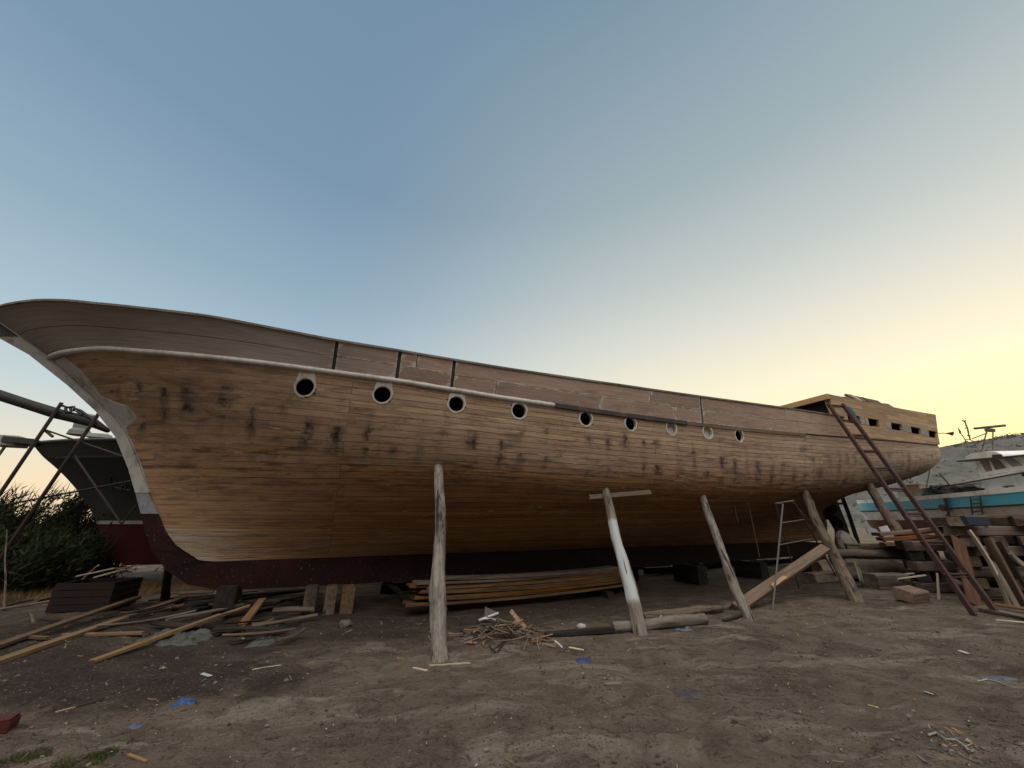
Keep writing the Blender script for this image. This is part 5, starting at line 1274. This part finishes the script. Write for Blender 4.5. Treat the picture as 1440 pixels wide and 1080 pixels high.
lie(-20, 926, 187, 862, .12, .045, W_BROWN2, 'long brown plank behind the long tan one at the left edge', .02, .14, grp=GPL)
lie(128, 936, 304, 886, .085, .04, W_BROWN3, 'tan plank lying in front of the crumpled tarpaulin', .0, .12, grp=GPL)
lie(84, 905, 199, 903, .07, .035, W_BROWN, 'short level plank between the long tan plank and the tarpaulin', .0, .03, grp=GPL)
lie(300, 884, 345, 874, .07, .03, W_TAN, 'short tan plank behind the orange offcut', .08, .12, grp=GPL)
lie(334, 892, 364, 868, .12, .05, W_ORANGE, 'bright orange offcut propped up among the dark boards', .0, .16, nm='offcut', cat='offcut')
lie(20, 908, 62, 914, .06, .03, W_BROWN, 'short brown stick lying in front of the maroon bin', nm='stick', cat='stick')
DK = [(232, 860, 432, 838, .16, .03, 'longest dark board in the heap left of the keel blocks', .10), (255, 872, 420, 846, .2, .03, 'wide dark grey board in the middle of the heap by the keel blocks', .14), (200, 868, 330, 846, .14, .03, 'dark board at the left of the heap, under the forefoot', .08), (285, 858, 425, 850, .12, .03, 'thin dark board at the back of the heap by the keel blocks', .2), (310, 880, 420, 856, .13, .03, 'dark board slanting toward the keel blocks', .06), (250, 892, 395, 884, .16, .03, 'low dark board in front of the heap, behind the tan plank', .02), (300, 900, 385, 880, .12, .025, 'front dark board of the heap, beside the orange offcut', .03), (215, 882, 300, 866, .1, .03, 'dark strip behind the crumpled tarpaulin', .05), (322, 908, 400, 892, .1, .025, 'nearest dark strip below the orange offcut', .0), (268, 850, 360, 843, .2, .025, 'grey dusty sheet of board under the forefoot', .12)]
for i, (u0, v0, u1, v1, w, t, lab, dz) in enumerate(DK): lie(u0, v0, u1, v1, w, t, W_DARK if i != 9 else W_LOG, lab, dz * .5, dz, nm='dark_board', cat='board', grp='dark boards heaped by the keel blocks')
rnd = random.Random(58)
for i in range(46):
    u, v = rnd.uniform(195, 440), rnd.uniform(838, 905)
    if i % 5 == 4: u, v = rnd.uniform(20, 200), rnd.uniform(842, 890)
    c = G(u, v); a = HA + rnd.gauss(.1, .45); L = rnd.uniform(.25, 1.1); d = Vector((cos(a), sin(a), 0)) * L / 2; z = rnd.uniform(.01, .13)
    plank('dark_stick', 'thin dark strip of wood in the dim heap between the bow and the keel blocks' if i % 5 != 4 else 'thin dark strip of wood on the dirt around the maroon bin', 'strip', (W_DARK, W_SLEEP, W_DARK, W_BROWN)[i % 4], onground(c - d, z), onground(c + d, z + rnd.uniform(-.01, .09)), rnd.uniform(.025, .09), rnd.uniform(.012, .03), rnd.gauss(0, .4), rnd.uniform(-.02, .04), 'dark strips in the bow heap' if i % 5 != 4 else 'dark strips around the maroon bin')
M_TARP = paint('tarpaulin', (.075, .08, .072), (.03, .03, .027), .6, 6, .8, .3, .5); M_BAGB = paint('black_bag', (.015, .015, .016), (.05, .05, .05), .3, 5, .4, .5, .4)
def crumple(name, label, cat, u0, u1, v, wid, h, mat, seed, group=None):
    """a cloth or bag crushed into folds, lying on the ground"""
    a, b = G(u0, v), G(u1, v); mb = MB(); rows = []; L = (b - a).length; n = max(20, int(L / .025)); m = max(10, int(wid / .025))
    d = b - a; e = Vector((-d.y, d.x, 0)).normalized() * wid; sc = 1 / max(.12, min(.5, h * 2.4))
    for i in range(n + 1):
        r = []
        for j in range(m + 1):
            f, g_ = i / n, j / m; p = a + d * f + e * (g_ - .5); x, y = f * L * sc, g_ * wid * sc
            edge = min(1, min(f, 1 - f) * 7 + .35 * nz(x * 3, y * 3, seed + 8)) * min(1, min(g_, 1 - g_) * 6 + .35 * nz(x * 3, y * 3, seed + 6))
            p += Vector((nz(x * 1.5, y * 1.5, seed), nz(x * 1.5, y * 1.5, seed + 4), 0)) * (.35 / sc)
            fold = abs(nz(x * 1.7 + y * .6, y * 1.1, seed + 2)) * 1.3 + .55 * abs(nz(x * 4.1, y * 3.5 + x, seed + 3)) + .25 * abs(nz(x * 9, y * 9, seed + 5))
            r.append(Vector((p.x, p.y, gh(p.x, p.y) + max(-.012, h * max(0, edge) * (.12 + fold)))))
        rows.append(r)
    mb.grid(rows); return solo(name, mb, mat, label, cat, group, smooth=True)
crumple('tarpaulin', 'crumpled grey-green tarpaulin lying among the planks at the left', 'tarpaulin', 202, 292, 904, .55, .085, M_TARP, 3)
crumple('bag', 'crushed black plastic bag at the end of the dark boards, left of the keel blocks', 'bag', 378, 416, 886, .4, .06, M_BAGB, 9)
crumple('plastic_sheet', 'crumpled grey plastic sheet in front of the orange offcut', 'plastic', 354, 386, 904, .3, .035, M_TARP, 12)
M_WB = paint('white_plastic', (.42, .43, .42), (.2, .19, .17), .4, 9, .5)
crumple('bag', 'small whitish plastic bag among the planks right of the tarpaulin', 'bag', 256, 272, 903, .16, .05, M_WB, 15)
M_BLUEP = paint('blue_plastic', (.012, .055, .17), (.02, .025, .04), .4, 10, .5, .4)
crumple('blue_bag', 'bright blue torn plastic bag lying on the open dirt at the left', 'bag', 244, 276, 986, .10, .035, M_BLUEP, 20)
crumple('blue_bag', 'faint dull blue plastic scrap near the bottom left of the yard', 'plastic', 182, 200, 1018, .06, .015, paint('blue_dull', (.06, .09, .14), (.08, .07, .06), .6, 12), 21)
crumple('blue_rag', 'dark blue rag lying in front of the white-streaked prop', 'rag', 810, 834, 931, .16, .02, paint('blue_rag_cloth', (.03, .05, .11), (.05, .04, .04), .5, 12), 22)
crumple('blue_rag', 'flat blue-grey wrapper by the end of the grey round log', 'wrapper', 950, 974, 889, .1, .03, paint('bluegrey', (.09, .11, .14), (.1, .09, .08), .5, 10), 23)
crumple('dark_rag', 'dusty dark rag trodden into the dirt in the middle right foreground', 'rag', 948, 990, 974, .2, .02, paint('dark_rag_cloth', (.05, .042, .045), (.09, .075, .06), .6, 8), 24)
crumple('blue_rag', 'blue-grey plastic trodden in the dirt under the pale rope on the right', 'plastic', 1382, 1424, 952, .1, .015, paint('blue_grey_dull', (.07, .085, .11), (.08, .07, .06), .6, 10), 25)
rock('round pale stone under the keel beside the forefoot, left one of two', onground(G(300, 842), .06), .10, seed=4, group=None)
rock('round pale stone under the keel beside the forefoot, right one of two', onground(G(316, 840), .07), .12, seed=6, group=None)
rock('white lump lying beyond the maroon bin at the left', onground(G(150, 842), .08), .16, seed=8)
rock('pale half-buried stone right of the scrap heap', onground(G(818, 884), .03), .07, seed=10)
rock('pale grey stone beside the rough brown log', onground(G(926, 871), .05), .10, seed=11)
rock('grey lump in the shadow in front of the three keel timbers', onground(G(486, 882), .03), .12, mat=paint('dark_stone', (.1, .085, .075)), seed=13)
log('pole', 'long thin grey pole lying across the scrap behind the maroon bin', 'pole', W_GREY, onground(G(18, 806), .3), onground(G(178, 824), .35), .02, .018, .02)
log('branch', 'thin bare branch sticking up left of the grey bow', 'branch', W_GREY, onground(G(30, 832), .0), yp(108, 796, 10.3), .016, .01, .04)
log('branch', 'bent branch standing before the dark bush at the left edge', 'branch', W_BARK, onground(G(2, 868), .0), yp(10, 745, 8.4), .016, .009, .05)
log('stick', 'short pale stake standing left of the maroon bin', 'stake', W_GREY, base(46, 884), yp(42, 862, G(46, 884).y), .02, .018, .01)
log('stick', 'tan stick propped behind the maroon bin', 'stick', W_TAN, onground(G(100, 845), .3), yp(138, 795, 8.4), .02, .018, .01)
mb = MB(); mb.box(onground(G(-2, 1026), .03), (.16, .16, .07), Matrix.Rotation(.5, 3, 'Z')); mb.box(onground(G(-2, 1026), .075), (.14, .14, .02), Matrix.Rotation(.5, 3, 'Z'))
solo('red_box', mb, paint('red_scrap', (.07, .010, .010), (.06, .03, .02), .5, 8), 'dark red scrap of a box at the left edge, near the bottom', 'scrap')

# scrap heap of twigs beside the front prop
rnd = random.Random(21); hc = G(702, 902)
TW = [wood('twig_brown', (.085, .06, .042), (.17, .125, .09)), W_GREY, W_TAN, W_DARK]
names = ('thin dull brown twig tangled in the scrap heap beside the front prop', 'thin grey twig tangled in the scrap heap beside the front prop', 'tan sliver of wood in the scrap heap beside the front prop', 'black twig tangled in the scrap heap beside the front prop')
for i in range(110):
    k = i % 4 if i % 3 else 0; a = rnd.uniform(0, pi); r = rnd.random() ** .6
    x = hc.x + rnd.gauss(0, .30); y = hc.y + rnd.gauss(0, .20); L = rnd.uniform(.15, .6) * (1 if k != 2 else .7)
    h = .20 * math.exp(-((x - hc.x) ** 2 / .12 + (y - hc.y) ** 2 / .08)) * rnd.random() + .012
    e = Vector((cos(a) * L / 2, sin(a) * L / 2, rnd.uniform(-.10, .14) * L)); c = onground(Vector((x, y, 0)), h)
    p, q = c - e, c + e; p.z = max(p.z, gh(p.x, p.y) + .006); q.z = max(q.z, gh(q.x, q.y) + .006)
    log('twig', names[k], 'twig', TW[k], p, q, rnd.uniform(.006, .014), rnd.uniform(.004, .009), .03 * L, rnd.choice((0, .05 * L, .1 * L)), 'twigs in the scrap heap', 6)
mb = MB(); mb.tube([onground(G(674, 889), .12), onground(G(700, 880), .16)], .018, 8); solo('tube', mb, M_PIPE, 'short pale grey tube lying on top of the scrap heap', 'tube')
mb = MB(); mb.tube([onground(G(672, 893), .14), onground(G(690, 890), .12), onground(G(702, 893), .08)], .009, 6); solo('tube', mb, M_PIPE, 'thin white wire bent across the scrap heap', 'wire')
plank('offcut', 'curled orange-brown strip standing in the scrap heap', 'strip', W_TAN, onground(G(720, 882), .18), onground(G(740, 896), .04), .06, .012, R(40), .05)
plank('offcut', 'bright tan splinter lying across the scrap heap', 'splinter', W_TAN, onground(G(700, 905), .10), onground(G(735, 890), .13), .03, .015)
plank('offcut', 'yellow-brown offcut at the right foot of the scrap heap', 'offcut', W_ORANGE, onground(G(748, 911), .02), onground(G(764, 905), .02), .06, .02)
mb = MB(); mb.prism([onground(G(680, 884), .10), onground(G(681, 870), .16), onground(G(697, 879), .14)], (.01, .02, .03)); solo('rag', mb, paint('grey_net', (.13, .12, .115), (.07, .06, .05), .5, 20), 'pointed grey rag standing up in the scrap heap', 'rag')
mb = MB(); mb.tube([onground(G(1374, 956), .01), onground(G(1388, 954), .012), onground(G(1400, 957), .01), onground(G(1414, 962), .01)], .007, 6); solo('rope', mb, paint('pale_rope', (.30, .31, .27), (.2, .18, .15), .4, 20), 'pale rope end lying on the dirt at the right', 'rope')
mb = MB(); mb.tube([onground(G(u, v), .012 + .01 * (i % 2)) for i, (u, v) in enumerate(((1306, 1036), (1318, 1034), (1330, 1041), (1345, 1043), (1356, 1049), (1364, 1060), (1368, 1056)))], .008, 6); solo('rope', mb, paint('frayed_rope', (.26, .26, .23), (.1, .09, .08), .5, 20), 'frayed grey rope snaking through rubbish at the bottom right', 'rope')
crumple('dark_rag', 'maroon and black rag trodden under the frayed rope at the bottom right', 'rag', 1318, 1346, 1052, .05, .012, paint('maroon_rag', (.05, .028, .03), (.06, .05, .045), .5, 12), 30)
crumple('dark_rag', 'dark blue-grey rag at the left end of the frayed rope', 'rag', 1300, 1322, 1042, .05, .012, paint('navy_rag', (.045, .045, .06), (.06, .05, .045), .5, 12), 31)
lie(502, 930, 576, 928, 0, 0, W_PALE, '') if False else None
lie(605, 935, 660, 933, .022, .012, W_PALE, 'long pale splinter lying just in front of the front prop', .0, .0, 'splinter', 'splinter')
lie(582, 938, 600, 942, .03, .012, W_PALE, 'short pale splinter left of the foot of the front prop', .0, .0, 'splinter', 'splinter')
lie(355, 941, 394, 936, .014, .01, W_PALE, 'thin pale stick lying by itself on the dirt at left centre', .0, .0, 'splinter', 'splinter')
lie(780, 904, 790, 911, .02, .01, M_PIPE, 'small white plastic stick right of the scrap heap', .0, .0, 'splinter', 'splinter')
lie(800, 911, 820, 914, .03, .012, W_PALE, 'pale curl of wood right of the scrap heap', .0, .0, 'splinter', 'splinter')
lie(852, 965, 874, 964, .05, .02, W_SLEEP, 'small brown stick lying on the dusty dirt in the middle', .0, .0, 'stick', 'stick')
lie(1128, 884, 1148, 882, .05, .02, W_SLEEP, 'small dark brown stick right of the slim crooked prop', .0, .0, 'stick', 'stick')
lie(80, 1000, 108, 992, .02, .01, W_TAN, 'tan splinter lying on the dirt at the lower left', .0, .0, 'splinter', 'splinter')
lie(108, 992, 142, 984, .025, .015, W_DARK, 'dark stick lying end to end with the tan splinter at the lower left', .0, .0, 'stick', 'stick')
lie(182, 1058, 206, 1066, .02, .012, W_TAN, 'short bent stick near the bottom left edge', .0, .0, 'stick', 'stick')
heap('leaf_litter', 'curled dead brown leaves in the left foreground', 'leaves', onground(G(384, 1028), .0), (.05, .035), .028, paint('dead_leaf', (.07, .045, .035), (.03, .02, .015), .5, 20), 4)
lie(1222, 988, 1232, 992, .022, .006, paint('yellow_leaf', (.42, .36, .18), (.3, .2, .1), .3, 20), 'yellow dry leaf on the dirt at the right', .004, .008, 'leaf', 'leaf')
lie(1350, 916, 1360, 919, .05, .008, M_WB, 'clean white scrap of paper on the dirt at the right', .004, .01, 'paper', 'paper')
lie(1298, 968, 1310, 973, .02, .006, M_WB, 'torn whitish wrapper on the dirt right of centre', .004, .008, 'paper', 'paper')
lie(284, 950, 295, 953, .04, .006, M_WB, 'white paper scrap on the dark dirt at the left', .004, .008, 'paper', 'paper')

# loose chips and pebbles, and the grit of the yard
rnd = random.Random(77)
def scatter_pt():
    while True:
        u = rnd.uniform(0, 1440); v = 855 + 225 * rnd.random() ** 1.0
        if rnd.random() < .45: v = rnd.uniform(848, 930)
        if rnd.random() < .14: u, v = rnd.gauss(1335, 45), rnd.gauss(1045, 16)
        elif rnd.random() < .16: u, v = rnd.gauss(1150, 60), rnd.gauss(866, 12)
        elif rnd.random() < .12: u, v = rnd.gauss(810, 50), rnd.gauss(912, 14) 
        p = G(u, v)
        if p.y > 13: continue
        return p, v
protos = []
def chip_mesh(L, w, t, seed): return plank_mb(L, w, t, rnd.uniform(0, .01), 3, .012, seed, .4)
CHIPS = [('wood_chip', 'small tan wood chip scattered on the dirt of the yard', 'wood chip', W_TAN, 'wood chips on the dirt'), ('wood_chip', 'small dark wood chip scattered on the dirt of the yard', 'wood chip', W_SLEEP, 'dark chips on the dirt'), ('scrap', 'tiny white scrap scattered on the dirt of the yard', 'scrap', M_WB, 'white scraps on the dirt'), ('pebble', 'small grey pebble on the dirt of the yard', 'pebble', paint('pebble_grey', (.16, .145, .125), (.1, .08, .06), .5, 20), 'pebbles on the dirt')]
for (nm, lab, cat, m, grp), cnt in zip(CHIPS, (120, 170, 40, 80)):
    ms = []
    for k in range(4):
        if nm == 'pebble':
            o = rock(lab, Vector((0, 0, 0)), .022, nm, cat, grp, m, k * 3 + 1)
        else:
            mb = chip_mesh(rnd.uniform(.05, .13) if nm != 'scrap' else rnd.uniform(.015, .035), rnd.uniform(.008, .02), .006, 300 + k)
            o = bpy.data.objects.new(nm, mb.mesh(nm, m)); col.objects.link(o); tag(o, lab, cat, grp)
        ms.append(o)
    for i in range(cnt):
        src = ms[i % 4]; o = src if i < 4 else src.copy()
        if i >= 4: col.objects.link(o)
        p, v = scatter_pt(); o.location = onground(p, .006); o.rotation_euler = (rnd.gauss(0, .15), rnd.gauss(0, .15), rnd.uniform(0, 6.28)); s = rnd.uniform(.35, 1.1); o.scale = (s, s, s)
gm_ = MB()
for i in range(9000):
    u = rnd.uniform(-60, 1500); v = 850 + 240 * rnd.random(); p = G(u, v)
    if nz(p.x * .7, p.y * .7, 12) + rnd.uniform(-.35, .35) < -.05: continue
    r = rnd.uniform(.003, .011) * (.5 + p.y / 6) * (1.5 if rnd.random() < .06 else 1) * (2.6 if i % 29 == 0 else 1); c = onground(p, r * .2)
    vs = [c + Vector((rnd.uniform(.6, 1.2) * a, rnd.uniform(.6, 1.2) * b, rnd.uniform(.4, .9) * d)) * r for a, b, d in ((1, 0, 0), (-1, 0, 0), (0, 1, 0), (0, -1, 0), (0, 0, 1), (0, 0, -1))]
    gm_.add(vs, [(0, 2, 4), (2, 1, 4), (1, 3, 4), (3, 0, 4), (2, 0, 5), (1, 2, 5), (3, 1, 5), (0, 3, 5)])
k = N('grit', .95, .1); n_ = k.noise(k.vec(), 9.0, 1); n2 = k.noise(k.scale(k.vec(), (1, 1, 1), (50, 3, 2)), 40.0, 0)
k.out(k.mix(k.ss(n2, .70, .78), k.mix(k.ss(n_, .4, .6), (.05, .038, .03), (.13, .11, .09)), (.30, .28, .24)))
o = bpy.data.objects.new('gravel', gm_.mesh('gravel', k.m, fix=False)); col.objects.link(o); tag(o, 'loose grit and gravel strewn over the dirt yard', 'gravel', None, 'stuff')
